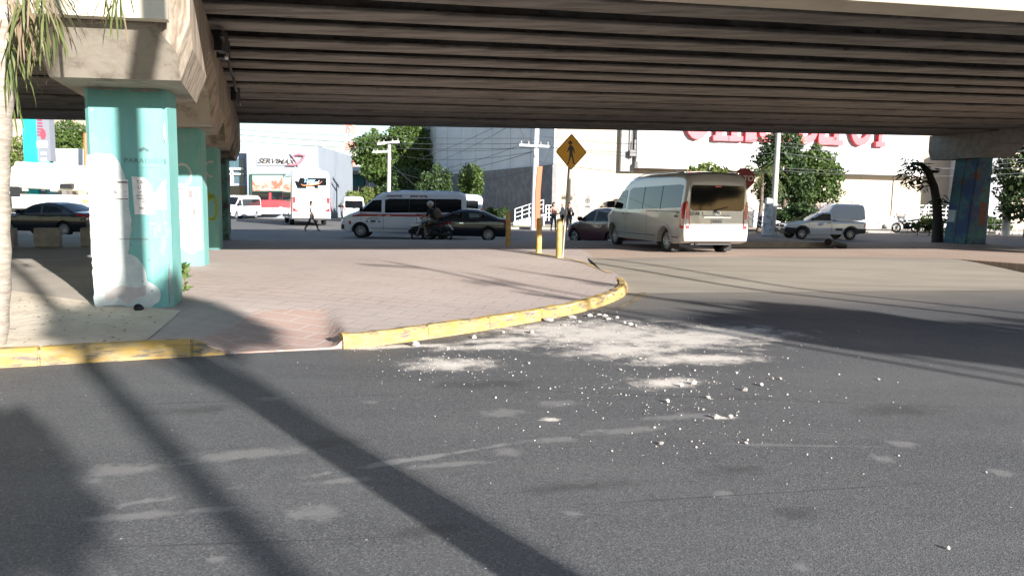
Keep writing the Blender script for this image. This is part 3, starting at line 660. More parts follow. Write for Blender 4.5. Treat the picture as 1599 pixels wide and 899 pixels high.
poster(f1, u1, n1_, .04, .42, 1.28, 1.78, 'torn white paper notice with printed text on the first teal column',
       [(.13, 1.715, 'TA', .06, M_ink), (.125, 1.655, 'LI', .06, M_ink), (.37, 1.655, 'S', .05, M_ink), (.13, 1.60, 'OP', .032, M_ink), (.35, 1.60, 'TODO', .03, M_ink), (.22, 1.555, 'EMPLEO Y TRABAJO', .03, M_ink), (.22, 1.52, 'TURNO COMPLETO', .03, M_ink), (.22, 1.483, 'INFORMES', .03, M_ink), (.22, 1.442, '· · · · · · · · ·', .03, M_ink), (.21, 1.405, '984 134 77 1', .038, M_ink)],
       outline=[(.06, 1.33), (.26, 1.33), (.30, 1.39), (.42, 1.395), (.425, 1.55), (.415, 1.66), (.43, 1.76), (.38, 1.72), (.30, 1.60), (.27, 1.58), (.26, 1.66), (.215, 1.74), (.18, 1.775), (.04, 1.785)])
poster(f1, u1, n1_, -.20, .0, 1.50, 1.745, 'pale square paper notice half over the white patch of the first column', [],
       pic=[[(-.12, 1.70), (-.005, 1.70), (-.005, 1.725), (-.12, 1.725)], [(-.195, 1.505), (-.005, 1.505), (-.005, 1.52), (-.195, 1.52)], [(-.19, 1.57), (-.17, 1.57), (-.17, 1.63), (-.19, 1.63)], [(-.165, 1.575), (-.12, 1.575), (-.12, 1.585), (-.15, 1.62), (-.165, 1.62)], [(-.05, 1.55), (-.02, 1.55), (-.02, 1.555), (-.05, 1.555)], [(-.05, 1.6), (-.02, 1.6), (-.02, 1.605), (-.05, 1.605)]])
M_peel = mat('bare_concrete_under_paint', (.36, .34, .31), .9, col2=(.27, .25, .23), nscale=9, bump=.3)
for i, (x, z, rx, rz) in enumerate([(.33, 1.16, .02, .05), (.25, 1.22, .05, .012), (.40, 1.22, .02, .02), (.28, 1.12, .012, .07), (.425, 2.3, .02, .16), (-.43, 1.2, .015, .2), (.43, .5, .018, .25), (.2, 2.80, .24, .022), (-.22, 2.80, .2, .018), (-.2, .2, .24, .03), (.3, .17, .14, .02), (.36, .86, .012, .03), (-.36, 2.55, .02, .02), (.1, 2.45, .014, .02), (.38, 1.02, .03, .012)]):
    rr_ = random.Random(i+60); facepatch(c1, f1, u1, n1_, [(max(-.447, min(.447, x+rx*math.cos(t)*rr_.uniform(.5, 1.2))), z+rz*math.sin(t)*rr_.uniform(.5, 1.2)) for t in np.linspace(0, 2*math.pi, 15)[:-1]], 'peeled_spot', M_peel, e=.0045, th=.001)
c2, f2, u2, n2_ = cols[1]
g = MB()
for k in range(20):
    t0, t1 = 2*math.pi*k/20, 2*math.pi*(k+1)/20
    g.prism([onface(f2, u2, n2_, .12+r*math.cos(t)*.8, 1.98+r*math.sin(t), .004) for r, t in ((.17, t0), (.17, t1), (.215, t1), (.215, t0))], n2_*.001)
g.v = [(v[0]-L.x, v[1]-L.y, v[2]-L.z) for v in g.v]; g.build('spray_ring', M_white_patch, parent=c2)
facepatch(c2, f2, u2, n2_, wavy([(-.44, 1.13), (.43, 1.15), (.44, .62), (.25, .52), (.05, .62), (-.2, .70), (-.44, .68)], .012, seed=8), 'cover_patch', M_grey_patch)
facetext(c2, f2, u2, n2_, .10, .90, 'bere.', .21, M_white_patch, e=.008, bold=.006)
poster(f2, u2, n2_, .18, .43, 1.46, 1.76, 'grey paper notice with a dark picture on the second column, right of its pair', [], pic=[[(.22, 1.56), (.29, 1.56), (.29, 1.70), (.22, 1.70)], [(.2, 1.49), (.4, 1.49), (.4, 1.51), (.2, 1.51)]], m=M_grey_patch)
poster(f2, u2, n2_, -.08, .165, 1.44, 1.76, 'grey paper notice with black bars on the second column, left of its pair', [], pic=[[(-.06, 1.45), (.14, 1.45), (.14, 1.475), (-.06, 1.475)], [(-.06, 1.71), (.14, 1.71), (.14, 1.74), (-.06, 1.74)], [(-.03, 1.57), (.03, 1.57), (.03, 1.63), (-.03, 1.63)]], m=M_grey_patch)
poster(f2, u2, n2_, .19, .43, 1.18, 1.44, 'white paper notice with a small outline bottle drawing low on the second column', [], pic=[[(.28, 1.25), (.34, 1.25), (.34, 1.34), (.32, 1.37), (.30, 1.37), (.28, 1.34)]])
poster(f2, u2, n2_, -.10, .175, 1.17, 1.425, 'blank white paper notice beside the bottle notice on the second column', [])
c3, f3, u3, n3_ = cols[2]
M_spray_y = mat('spray_yellow_green', (0.32, 0.42, 0.06), .7)
def squiggle(par, fo, u, n, pts, w, m):
    g = MB()
    for a, b in zip(pts[:-1], pts[1:]):
        a, b = Vector(a), Vector(b); d = (b-a).normalized(); pn = Vector((-d.y, d.x))*w/2
        g.prism([onface(fo, u, n, *q, .004) for q in (a-pn-d*w*.3, b-pn+d*w*.3, b+pn+d*w*.3, a+pn-d*w*.3)], n*.001)
    g.v = [(v[0]-L.x, v[1]-L.y, v[2]-L.z) for v in g.v]; return g.build('graffiti_stroke', m, parent=par)
squiggle(c3, f3, u3, n3_, [(.30+.14*math.cos(t)*.8, 1.35+.30*math.sin(t)) for t in np.linspace(-2.2, 2.4, 16)], .06, M_spray_y)
squiggle(c3, f3, u3, n3_, [(.1, 1.75), (.22, 1.72), (.30, 1.6), (.2, 1.5)], .06, M_spray_y)
squiggle(c3, f3, u3, n3_, [(.30+.16*math.cos(t)*.8, 2.3+.18*math.sin(t)) for t in np.linspace(1.2, 4.9, 12)], .05, M_white_patch)
rc = column(28.4, 16.5, .72, 1.15, 3.10+.57-.0, M_teal_mural, taper=.30, zbot=.1)
rc[0].data.materials[0] = M_teal_mural
facepatch(rc[0], rc[1]+rc[3]*0, rc[2], rc[3], [(-.1, 1.0), (.2, 1.0), (.2, 1.9), (-.1, 2.0)], 'mural_patch', mat('mural_red', (0.20, 0.06, 0.045), .7, col2=(0.10, 0.05, 0.05), nscale=2))
su = -rc[2]; sc = BP(28.4, 16.5, 0); sidec = Vector((sc.x, sc.y, 0))
# left flank (faces the street): whitewashed square and blue figure painted on it
def flank(y, z, e=.005): t = .30*(3.67-z)/3.67; p = sidec + rc[3]*y - rc[2]*(.36+t+e); p.z = z; return p
g = MB(); g.prism([flank(-.5, 1.15), flank(-.12, 1.15), flank(-.12, 1.62), flank(-.5, 1.62)], -rc[2]*.003); g.v = [(v[0]-L.x, v[1]-L.y, v[2]-L.z) for v in g.v]; g.build('whitewash_square', M_white_patch, parent=rc[0])
g = MB(); g.prism([flank(-.03, .2), flank(.02, .2), flank(.02, 3.6), flank(-.03, 3.6)], -rc[2]*.003); g.v = [(v[0]-L.x, v[1]-L.y, v[2]-L.z) for v in g.v]; g.build('drain_joint', M_black, parent=rc[0])
for k in range(3):
    column(28.4, COLB[k], .72, 1.15, 3.10+.57, M_teal_mural, taper=.30, zbot=.1)

# ================================================================== FOREGROUND OBJECTS
def prop_bollard(u, v0, v1, lab):
    b = G(u, v1, .22); b.z = zp(b.x, b.y)
    k = FPX/b.y; h = (v1-v0)/k
    o = empty('bollard', b, 0, lab, 'bollard', 'yellow posts on the plaza corner')
    g = MB(); g.tube([(0, 0, -.05), (.004, 0, h*.5), (0, 0, h-.02), (0, 0, h)], [.076, .076, .075, .062], 16); g.build('post', M_yel, o, smooth=40)
    g = MB(); g.tube([(0, 0, h), (0, 0, h+.012)], [.062, .05], 16); g.build('top_plate', M_kerb_grey, o, smooth=40)
prop_bollard(793, 335, 388, 'worn yellow post standing farthest from the crossing sign')
prop_bollard(841, 345, 398, 'worn yellow post, middle of the three on the plaza corner')
prop_bollard(872.5, 343, 403, 'worn yellow post touching the pedestrian sign pole')
sb = G(878, 404.5, .2); sb.z = zp(sb.x, sb.y)
sgn = empty('pedestrian_sign', sb, R(12), 'yellow diamond pedestrian crossing sign on a leaning grey pole', 'road sign')
k = FPX/sb.y; H = (404.5-241)/k
lean = .058
g = MB(); g.tube([(0, 0, -.05), (lean*H, 0, H+.30)], .028, 10); g.build('pole', M_steel, sgn, smooth=40)
sc_ = Vector((lean*H+.005, -.034, H)); hd = .425
g = MB(); rr = .04
dia = []
for q in range(4):
    t = R(90*q); c = Vector((math.cos(t), math.sin(t)))*(hd-rr*1.4)
    for w in (-40, -15, 15, 40): dia.append((c.x+rr*math.cos(t+R(w)), c.y+rr*math.sin(t+R(w))))
dia = [(x*.96, z*1.06) for x, z in dia]
g.prism([sc_+Vector((x, 0, z)) for x, z in dia], (0, .006, 0)); pl = g.build('sign_plate', M_sign_y, sgn)
g = MB()
for i in range(len(dia)):
    a, b = dia[i], dia[(i+1) % len(dia)]; f0, f1_ = .93, .965
    g.prism([sc_+Vector((p[0]*f, -.0025, p[1]*f)) for p, f in ((a, f0), (b, f0), (b, f1_), (a, f1_))], (0, .0015, 0))
g.build('border', M_black, pl)
g = MB()
man = [[(.0, .16), (.055, .11), (.085, .02), (.10, -.02), (.075, -.03), (.05, .03), (.035, .06), (.035, -.03), (.06, -.13), (.085, -.25), (.105, -.262), (.095, -.28), (.05, -.275), (.03, -.17), (.005, -.09), (-.02, -.17), (-.055, -.265), (-.07, -.29), (-.11, -.285), (-.075, -.25), (-.055, -.15), (-.045, -.02), (-.05, .05), (-.085, .0), (-.11, -.01), (-.10, .03), (-.07, .11), (-.04, .16)]]
for p in man: g.prism([sc_+Vector((x, -.0025, z*1.05)) for x, z in p], (0, .0015, 0))
g.prism([sc_+Vector((-.03+.05*math.cos(t), -.0025, .222+.05*math.sin(t))) for t in np.linspace(0, 2*math.pi, 15)[:-1]], (0, .0015, 0))
g.build('walking_figure', M_black, pl)

# concrete blocks on the left pavement
for i, (u, v, lab) in enumerate([(76, 385, 'grey concrete block between the palm trunk and the first column'), (5, 386, 'grey concrete block half behind the palm trunk'), (147, 384, 'grey concrete block half behind the first column')]):
    p = G(u, v, .3); g = MB(); w, d, h = .56, .5, .47
    g.prism([(-w/2, -d/2, 0), (w/2, -d/2, 0), (w/2, d/2, 0), (-w/2, d/2, 0)], (0, 0, h))
    o = g.build('concrete_block', M_conc_grey); o.location = (p.x, p.y, zp(p.x, p.y)); o.rotation_euler = (0, 0, R(25))
    bv = o.modifiers.new('bevel', 'BEVEL'); bv.width = .025; bv.segments = 2
    tag(o, lab, 'concrete block', 'concrete blocks along the left pavement edge')

# fallen render: individual fragments and one scatter of crumbs
rn = random.Random(11)
frag = [(1105, 622, .045), (1118, 653, .05), (1141, 652, .045), (1042, 628, .045), (1032, 694, .04), (1163, 610, .055), (1189, 602, .045), (1206, 592, .04), (1218, 592, .04), (1084, 600, .06), (1064, 603, .05), (969, 578, .03), (826, 568, .035), (649, 541, .09), (856, 501, .12), (893, 497, .10), (921, 494, .09), (944, 494, .08), (950, 499, .07), (935, 492, .07), (963, 497, .05), (975, 506, .05), (985, 508, .05), (880, 508, .06), (830, 520, .05), (905, 503, .06), (992, 510, .04), (1000, 560, .03), (1165, 693, .035), (1022, 668, .02), (1080, 690, .02), (1372, 593, .03), (1167, 688, .025), (700, 545, .03), (805, 561, .02), (1310, 585, .02), (740, 528, .05), (786, 520, .04), (1480, 857, .03), (1085, 579, .03), (1150, 582, .025), (1098, 640, .02), (1200, 585, .03), (1230, 560, .02), (1540, 738, .02)]
for i, (u, v, r_) in enumerate(frag):
    p = G(u, v, 0); r_ *= (.62 if v < 560 else .46); g = MB(); flat = .45 if r_ > .034 and v < 520 else .8
    g.blob((0, 0, r_*flat*.7), (r_*rn.uniform(.8, 1.3), r_*rn.uniform(.7, 1.1), r_*flat), i, 1, .28)
    o = g.build('rubble_fragment', M_rock, smooth=25); o.location = p
    lab = 'small white stone fragment lying loose on the dark asphalt'; grp = 'stone fragments on the asphalt'
    if v < 525: lab, grp = 'broken white render chunk lying beside the yellow kerb', 'render chunks beside the kerb'
    if u == 649: lab, grp = 'pale flat chunk against the kerb near the brick ramp', None
    tag(o, lab, 'rubble', grp)
g = MB()
for i in range(1100):
    cu, cv, su_, sv = random.Random(i).choice([(930, 512, 60, 14), (1000, 530, 110, 28), (860, 505, 60, 10), (700, 568, 60, 18), (1060, 600, 90, 25), (980, 600, 190, 50), (1100, 640, 160, 50)])
    u, v = rn.gauss(cu, su_), rn.gauss(cv, sv)
    if v < 486 or v > 800: continue
    p = G(u, v, 0)
    if float(np.min(np.hypot(KALL[:, 0]-p.x, KALL[:, 1]-p.y))) < .07 or (p.y > 7.5 and p.x < float(np.interp(p.y, [k[1] for k in KR], [k[0] for k in KR]))): continue
    r_ = abs(rn.gauss(0, .0026))+.0013; g.blob((p.x, p.y, r_*.5), r_, i, 1, .3) if r_ > .006 else g.box((p.x, p.y, r_*.6), (r_*2, r_*1.6, r_*1.3), rn.uniform(0, 3))
tag(g.build('crumbs', M_rock), kind='stuff')
# dry leaves and twigs on the sand
g = MB()
for i in range(260):
    a, b = rn.uniform(.62, .99), rn.uniform(.03, .95); x, y, z = sandfn(a, b)
    if math.hypot(x+4.6, y-9.2) < .6: continue
    r_ = rn.uniform(.01, .03); t = rn.uniform(0, 6.28); dx, dy = math.cos(t)*r_, math.sin(t)*r_
    g.add([(x-dx, y-dy, z+.004), (x+dy*.3, y-dx*.3, z+.012), (x+dx, y+dy, z+.006), (x-dy*.3, y+dx*.3, z+.01)], [(0, 1, 2, 3)])
tag(g.build('leaf_litter', mat('dry_leaves', (0.16, 0.12, 0.08), .9, island=(0.33, 0.28, 0.2)), fixn=False), kind='stuff')
p = G(217, 487, .17); g = MB(); g.lathe([(0, -.05), (.045, -.04), (.052, 0), (.045, .04), (.03, .046), (.03, .03), (0, .03)], Matrix.Translation(p+Vector((0, 0, .045))) @ Matrix.Rotation(R(62), 4, 'X'), 18)
tag(g.build('round_cap', M_black, smooth=40), 'small round black cap lying in front of the first column', 'cap')

# ================================================================== VEHICLES
class Body:
    def __init__(s, L, W, top, sill, axles, wr, zc, belt, k, rf=.6, pf=.18, rr=.35, pr=.08, corner=.13, crown=.03, lean=0.0, tuck=.04, fb=None):
        s.L, s.W = L, W; s.zt = interp(top); s.sill = sill; s.ax = axles; s.wr = wr; s.zc = zc; s.belt = belt; s.k = k
        s.rf, s.pf, s.rr, s.pr = rf, pf, rr, pr; s.corner = corner; s.crown = crown; s.lean = lean; s.tuck = tuck; s.top = top
    def zb(s, x):
        z = s.sill
        e = s.L/2-abs(x)
        if e < .5: z += .10*(1-e/.5)**2
        for a in s.ax:
            d = abs(x-a)
            if d < s.wr: z = max(z, s.zc+math.sqrt(s.wr*s.wr-d*d))
        return z
    def hw(s, x, z):
        w = s.W/2; e = s.L/2-x
        if e < s.rf: w -= s.pf*(1-max(0, e)/s.rf)**2.2
        e = x+s.L/2
        if e < s.rr: w -= s.pr*(1-max(0, e)/s.rr)**2.2
        if z > s.belt: w -= s.k*(z-s.belt)
        if z < .55: w -= s.tuck*((.55-z)/.3)**1.5
        bulge = .012*math.sin(max(0, min(1, (z-.35)/(s.belt-.35)))*math.pi)
        return w+bulge
    def xs(s, x, z):
        return x + s.lean*max(0, z-.9)*min(1, max(0, (-x-(s.L/2-.7))/.7))
    def rc(s, x): return min(s.corner, .42*(s.zt(x)-s.zb(x)))
    def zs(s, x, y):
        zt = s.zt(x); r = s.rc(x); w = s.hw(x, zt-r)-r; y = abs(y)
        if y <= w: return zt-s.crown*(y/max(w, .01))**2
        return zt-s.crown-(r-math.sqrt(max(0, r*r-(y-w)**2)))
    def mesh(s, holes=()):
        xs = list(np.linspace(-s.L/2, s.L/2, 96))
        for a in s.ax:
            for t in np.linspace(-1, 1, 15): xs.append(a+s.wr*math.sin(t*math.pi/2))
            xs += [a-s.wr-.002, a+s.wr+.002]
        xs += [p[0] for p in s.top if abs(p[0]) <= s.L/2]
        for h in holes: xs += [h['x0'], h['x1']]
        xs = sorted(xs); q = [xs[0]]
        for x in xs[1:]:
            if x-q[-1] > .004: q.append(x)
        xs = q
        NS = 16; rows = []
        for x in xs:
            zt, zb, r = s.zt(x), s.zb(x), s.rc(x); pts = []
            z1 = zt-s.crown-r
            for i in range(NS+1):
                z = zb+(z1-zb)*i/NS; pts.append((s.xs(x, z), s.hw(x, z), z))
            w0 = s.hw(x, z1)
            for i in range(1, 6):
                t = i/5*math.pi/2; z = z1+r*math.sin(t); pts.append((s.xs(x, z), w0-r*(1-math.cos(t)), z))
            w1 = w0-r
            for f in (.6, .25): z = zt-s.crown*f*f; pts.append((s.xs(x, z), w1*f, z))
            pts.append((s.xs(x, zt), 0, zt))
            rows.append(pts)
        n = len(rows[0]); g = MB(); full = []
        for pts in rows: full.append([(p[0], p[1], p[2]) for p in pts] + [(p[0], -p[1], p[2]) for p in reversed(pts[:-1])])
        m = len(full[0]); g.v = [p for r_ in full for p in r_]
        for i in range(len(rows)-1):
            for j in range(m):
                f = (i*m+j, i*m+(j+1) % m, (i+1)*m+(j+1) % m, (i+1)*m+j)
                c = [sum(g.v[q][k] for q in f)/4 for k in range(3)]
                skip = False
                for h in holes:
                    if h['x0'] < c[0] < h['x1'] and h['lo'](c[0]) < c[2] < h['hi'](c[0]) and abs(c[1]) > .3: skip = True
                if not skip: g.f.append(f); g.mi.append(0)
        g.f.append(tuple(range(m))[::-1]); g.f.append(tuple((len(rows)-1)*m+j for j in range(m))); g.mi += [0, 0]
        return g
    def side(s, g, x0, x1, lo, hi, sd, eps=.006, nx=14, nz=5):
        lo = lo if callable(lo) else interp(lo); hi = hi if callable(hi) else interp(hi)
        def fn(a, b):
            x = x0+(x1-x0)*a; z = lo(x)+(hi(x)-lo(x))*b; return (s.xs(x, z), sd*(s.hw(x, z)+eps), z)
        g.grid(fn, nx, nz)
    def topp(s, g, x0, x1, f0, f1, eps=.012, nx=8, ny=10):
        def fn(a, b):
            x = x0+(x1-x0)*a; f = f0+(f1-f0)*a; w = (s.hw(x, s.zt(x)-s.rc(x))-s.rc(x)*.35)*f; y = -w+2*w*b
            return (s.xs(x, s.zt(x)), y, s.zs(x, y)+eps)
        g.grid(fn, nx, ny)
    def rear(s, g, pts, eps=.008, front=False):                    # pts: (y,z) polygon on the flat end
        X = (s.L/2 if front else -s.L/2)
        d = 1 if front else -1
        g.prism([(s.xs(X, z)+d*eps, y, z) for y, z in pts], (-d*.004, 0, 0))
    def rearx(s, z, eps=.01): return s.xs(-s.L/2, z)-eps
def wheel(par, x, y, r, w, sd, spokes=10, rimm=None, rr=.66):
    M = Matrix.Translation((x, y, r)) @ Matrix.Rotation(R(-90*sd), 4, 'X')    # local z points outwards
    g = MB(); h = w/2
    g.lathe([(r*rr, -h*.8), (r*.9, -h), (r*.98, -h*.8), (r, -h*.4), (r, h*.4), (r*.98, h*.8), (r*.9, h), (r*rr, h*.85), (r*rr, -h*.8)], M, 28)
    t = g.build('wheel', M_rub, par, smooth=50)
    g = MB(); g.cur = 1; g.lathe([(0, h*.3), (r*rr*.98, h*.3)], M, 24)
    g.cur = 0; g.lathe([(r*rr, h*.84), (r*rr*.93, h*.9), (r*rr*.88, h*.7), (r*rr*.86, h*.35)], M, 28)
    g.lathe([(0, h*.75), (r*.10, h*.74), (r*.13, h*.4)], M, 12)
    for k in range(spokes):
        a = 2*math.pi*k/spokes; d = Vector((math.cos(a), math.sin(a), 0)); p = Vector((-d.y, d.x, 0))
        ra, rb = r*.08, r*rr*.90; wa, wb = .022, .034 if spokes < 8 else .022
        g.prism([M @ (d*ra+p*wa+Vector((0, 0, h*.72))), M @ (d*rb+p*wb+Vector((0, 0, h*.80))), M @ (d*rb-p*wb+Vector((0, 0, h*.80))), M @ (d*ra-p*wa+Vector((0, 0, h*.72)))], M.to_3x3() @ Vector((0, 0, -h*.2)))
    g.build('rim', [rimm or M_rim, M_rim_d], t, smooth=35)
    return t
def wells(par, b, r, m=None):                                     # dark wheel housings and underside
    g = MB()
    for a in b.ax:
        for sd in (1, -1):
            pts = [(a+(b.wr+.01)*math.cos(t), sd*(b.W/2-.34), b.zc+(b.wr+.01)*math.sin(t)) for t in np.linspace(0, math.pi, 13)]
            n = 13; vs = pts+[(p[0], sd*(b.hw(a, .6)-.015), p[2]) for p in pts]
            g.add(vs, [(i, i+1, n+i+1, n+i) for i in range(n-1)] + [tuple(range(n))])
    x0, x1 = -b.L/2+.25, b.L/2-.25
    g.box((0, 0, b.sill+.03), (x1-x0, b.W-.75, .1))
    return g.build('underside', M_black, par, fixn=False)
def mirror_part(par, x, y, z, sd, m, s_=1.0):
    g = MB(); yy = sd*(y+.12*s_); hx, hy, hz = .05*s_, .10*s_, .085*s_
    oct_ = [(yy+hy*p, z+.05+hz*q) for p, q in ((-1, -.6), (-.7, -1), (.7, -1), (1, -.5), (1, .6), (.7, 1), (-.8, 1), (-1, .7))]
    g.prism([(x-hx, p, q) for p, q in oct_], (hx*1.2, 0, 0)); g.prism([(x+hx*.2, yy+(p-yy)*.999, z+.05+(q-z-.05)*.999) for p, q in oct_], (hx*.4, 0, 0)); g.prism([(x+hx*.6, yy+(p-yy)*.8, z+.05+(q-z-.05)*.8) for p, q in oct_], (hx*.5, 0, 0)); g.bar((x-.02, sd*(y-.02), z-.03), (x, sd*(y+.06), z), .05, .03)
    return g.build('mirror', m, par, smooth=60)
def seam(b, g, x, z0, z1, sd, slant=0):
    b.side(g, x-.007, x+.007, lambda q: z0, lambda q: z1, sd, .003, 1, 8)

def sideglass(b, par, wins, sd, m=None, name='side_window', eps=.006):
    for w in wins:
        g = MB(); b.side(g, w[0], w[1], w[2], w[3], sd, eps, 16, 6); g.build(name, m or M_glass, par, smooth=60)
# ---------------- high-roof minibus
VAN_TOP = [(2.957, .62), (2.93, .86), (2.84, 1.02), (2.6, 1.14), (2.15, 1.30), (1.25, 2.02), (1.0, 2.15), (.5, 2.24), (-.3, 2.28), (-2.2, 2.27), (-2.65, 2.24), (-2.86, 2.16), (-2.93, 2.06), (-2.957, 1.95)]
def minibus(name, pm, label, group=None, stripe=None, decals=None, plate_front=True, lod=0):
    o = empty(name, (0, 0, 0), 0, label, 'van', group)
    b = Body(5.914, 1.95, VAN_TOP, .30, (2.02, -1.84), .41, .35, 1.15, .135, rf=.9, pf=.20, rr=.16, pr=.045, corner=.17, crown=.035, lean=0.0)
    b.mesh().build('body', pm, o, smooth=32); wells(o, b, .35)
    for sd in (1, -1):
        # cab door glass, then the long tinted side glass with its dividers
        sideglass(b, o, [(1.02, 1.98, [(1.02, 1.22), (1.98, 1.24)], [(1.02, 1.80), (1.42, 1.78), (1.98, 1.27)])], sd, name='door_window')
        sideglass(b, o, [(-2.72, .86, [(-2.72, 1.27), (.86, 1.20)], [(-2.72, 1.86), (-2.6, 1.89), (.80, 1.86), (.86, 1.80)])], sd)
        for x in (-.28, -1.5): g = MB(); b.side(g, x-.018, x+.018, lambda q: 1.22, lambda q: 1.875, sd, .009, 1, 5); g.build('window_divider', M_trim, o)
        g = MB()
        for x in (.94, 1.98, -.62): seam(b, g, x, .38, 1.20 if x != -.62 else 1.2, sd)
        b.side(g, -2.55, -.62, lambda x: 1.155, lambda x: 1.175, sd, .004, 10, 1); g.build('panel_seam', M_trim, o)
        g = MB(); b.side(g, -1.28, 1.5, lambda x: .46, lambda x: .485, sd, .018, 20, 1); b.side(g, -2.7, -2.35, lambda x: .46, lambda x: .485, sd, .018, 4, 1); g.build('side_moulding', M_chrome, o)
        for x in (1.10, .72): g = MB(); b.side(g, x-.09, x+.09, lambda q: 1.05, lambda q: 1.085, sd, .03, 3, 1); g.build('door_handle', M_chrome, o)
        for a in b.ax:                                              # flared arch lip
            g = MB()
            for k in range(14):
                t0, t1 = math.pi*k/14, math.pi*(k+1)/14
                pts = []
                for t, r_ in ((t0, .415), (t1, .415), (t1, .475), (t0, .475)):
                    x, z = a+r_*math.cos(t), b.zc+r_*math.sin(t); pts.append((x, sd*(b.hw(x, max(z, .31))+.016), max(z, .31)))
                g.add(pts, [(0, 1, 2, 3)])
            g.build('arch_lip', pm, o, fixn=False)
        mirror_part(o, 1.95, b.hw(1.95, 1.3), 1.30, sd, M_black, 1.25)
        # lamps
        g = MB(); b.side(g, 2.38, 2.86, [(2.38, .98), (2.86, .78)], [(2.38, 1.08), (2.86, .96)], sd, .008, 8, 3); g.build('headlight', M_head, o, smooth=60)
        g = MB(); b.side(g, -2.955, -2.78, [(-2.955, .72), (-2.78, .74)], [(-2.955, 1.44), (-2.78, 1.36)], sd, .012, 4, 6)
        b.rear(g, [(sd*.80, .72), (sd*.905, .72), (sd*.905, 1.44), (sd*.86, 1.44), (sd*.80, 1.12)], .012); tl = g.build('tail_light', M_tail, o)
        g = MB(); b.side(g, -2.96, -2.87, lambda x: .80, lambda x: .98, sd, .016, 2, 2); b.rear(g, [(sd*.82, .80), (sd*.90, .80), (sd*.90, .98), (sd*.82, .98)], .017); g.build('reversing_lens', M_tail_w, tl)
        for x, yy in ((2.02, .80), (-1.84, .80)): wheel(o, x, sd*yy, .345, .205, sd, 10)
        g = MB(); b.side(g, 2.78, 2.93, lambda x: .42, lambda x: .62, sd, .008, 3, 3); g.build('fog_lamp', M_trim, o)
        g = MB(); g.tube([(-2.6, sd*.80, 2.215), (-2, sd*.80, 2.25), (0, sd*.79, 2.255), (.9, sd*.76, 2.14)], .016, 6); g.build('roof_rail', M_chrome, o, smooth=60)
    g = MB(); b.topp(g, 2.10, 1.22, .96, .93); g.build('windscreen', M_glass, o, smooth=60)
    g = MB(); b.rear(g, [(-.5, .50), (.5, .50), (.5, .62), (-.5, .62)], .012, True); b.rear(g, [(-.62, .70), (.62, .70), (.58, .80), (-.58, .80)], .012, True); g.build('grille', M_trim, o)
    # rear door: glass, lamp, handle bar, emblem, plate
    gl = MB(); b.rear(gl, [(-.72, 1.20), (.72, 1.20), (.78, 1.26), (.78, 1.80), (.74, 1.87), (-.74, 1.87), (-.78, 1.80), (-.78, 1.26)], .01)
    gl.build('rear_window', M_glass_rear, o)
    g = MB(); b.rear(g, [(-.09, 1.825), (.09, 1.825), (.09, 1.855), (-.09, 1.855)], .018); g.build('brake_lamp', mat('lit_brake_lamp', (0.8, .05, .03), .3), o)
    g = MB(); X = b.rearx(1.06); g.tube([(X-.02, -.38, 1.05), (X-.035, 0, 1.055), (X-.02, .38, 1.05)], .022, 8); g.box((X-.005, 0, 1.03), (.03, .8, .035)); g.build('handle_bar', M_chrome, o, smooth=50)
    g = MB(); ring = [(X-.012, .085*math.cos(t), 1.145+.055*math.sin(t)) for t in np.linspace(0, 2*math.pi, 19)]; g.tube(ring, .010, 6, False)
    g.tube([(X-.012, .055*math.cos(t), 1.16+.022*math.sin(t)) for t in np.linspace(0, 2*math.pi, 13)], .007, 5, False); g.tube([(X-.012, .025*math.cos(t), 1.145+.05*math.sin(t)) for t in np.linspace(0, 2*math.pi, 13)], .007, 5, False); g.build('emblem', M_chrome, o, smooth=60)
    g = MB(); b.rear(g, [(-.16, .84), (.16, .84), (.16, .98), (-.16, .98)], .016); pl = g.build('number_plate', M_plate, o)
    g = MB()
    for k in range(5): b.rear(g, [(-.11+k*.05, .89), (-.085+k*.05, .89), (-.085+k*.05, .94), (-.11+k*.05, .94)], .019)
    g.build('plate_print', M_ink_soft, pl)
    g = MB(); g.tube([(b.rearx(1.22)-.03, .05, 1.22), (b.rearx(1.3)-.02, -.30, 1.30)], .012, 5); g.box((b.rearx(1.2)-.015, .05, 1.20), (.03, .07, .05)); g.build('rear_wiper', M_trim, o)
    g = MB(); b.rear(g, [(-.86, .655), (.86, .655), (.86, .662), (-.86, .662)], .004); b.rear(g, [(-.80, .662), (-.79, .662), (-.79, 1.93), (-.80, 1.93)], .004); b.rear(g, [(.80, .662), (.79, .662), (.79, 1.93), (.80, 1.93)], .004); g.build('tailgate_gap', M_trim, o)
    g = MB(); g.box((-1.5, .2, .34), (1.4, .5, .12)); g.tube([(-2.75, .45, .30), (-1.5, .45, .33)], .04, 8); g.box((-1.84, 0, .33), (.16, 1.4, .12)); g.build('rear_axle', M_rub, o)
    for y in (.8, -.8): g = MB(); g.box((-2.2, y, .20), (.015, .22, .22)); g.build('mud_flap', M_rub, o)
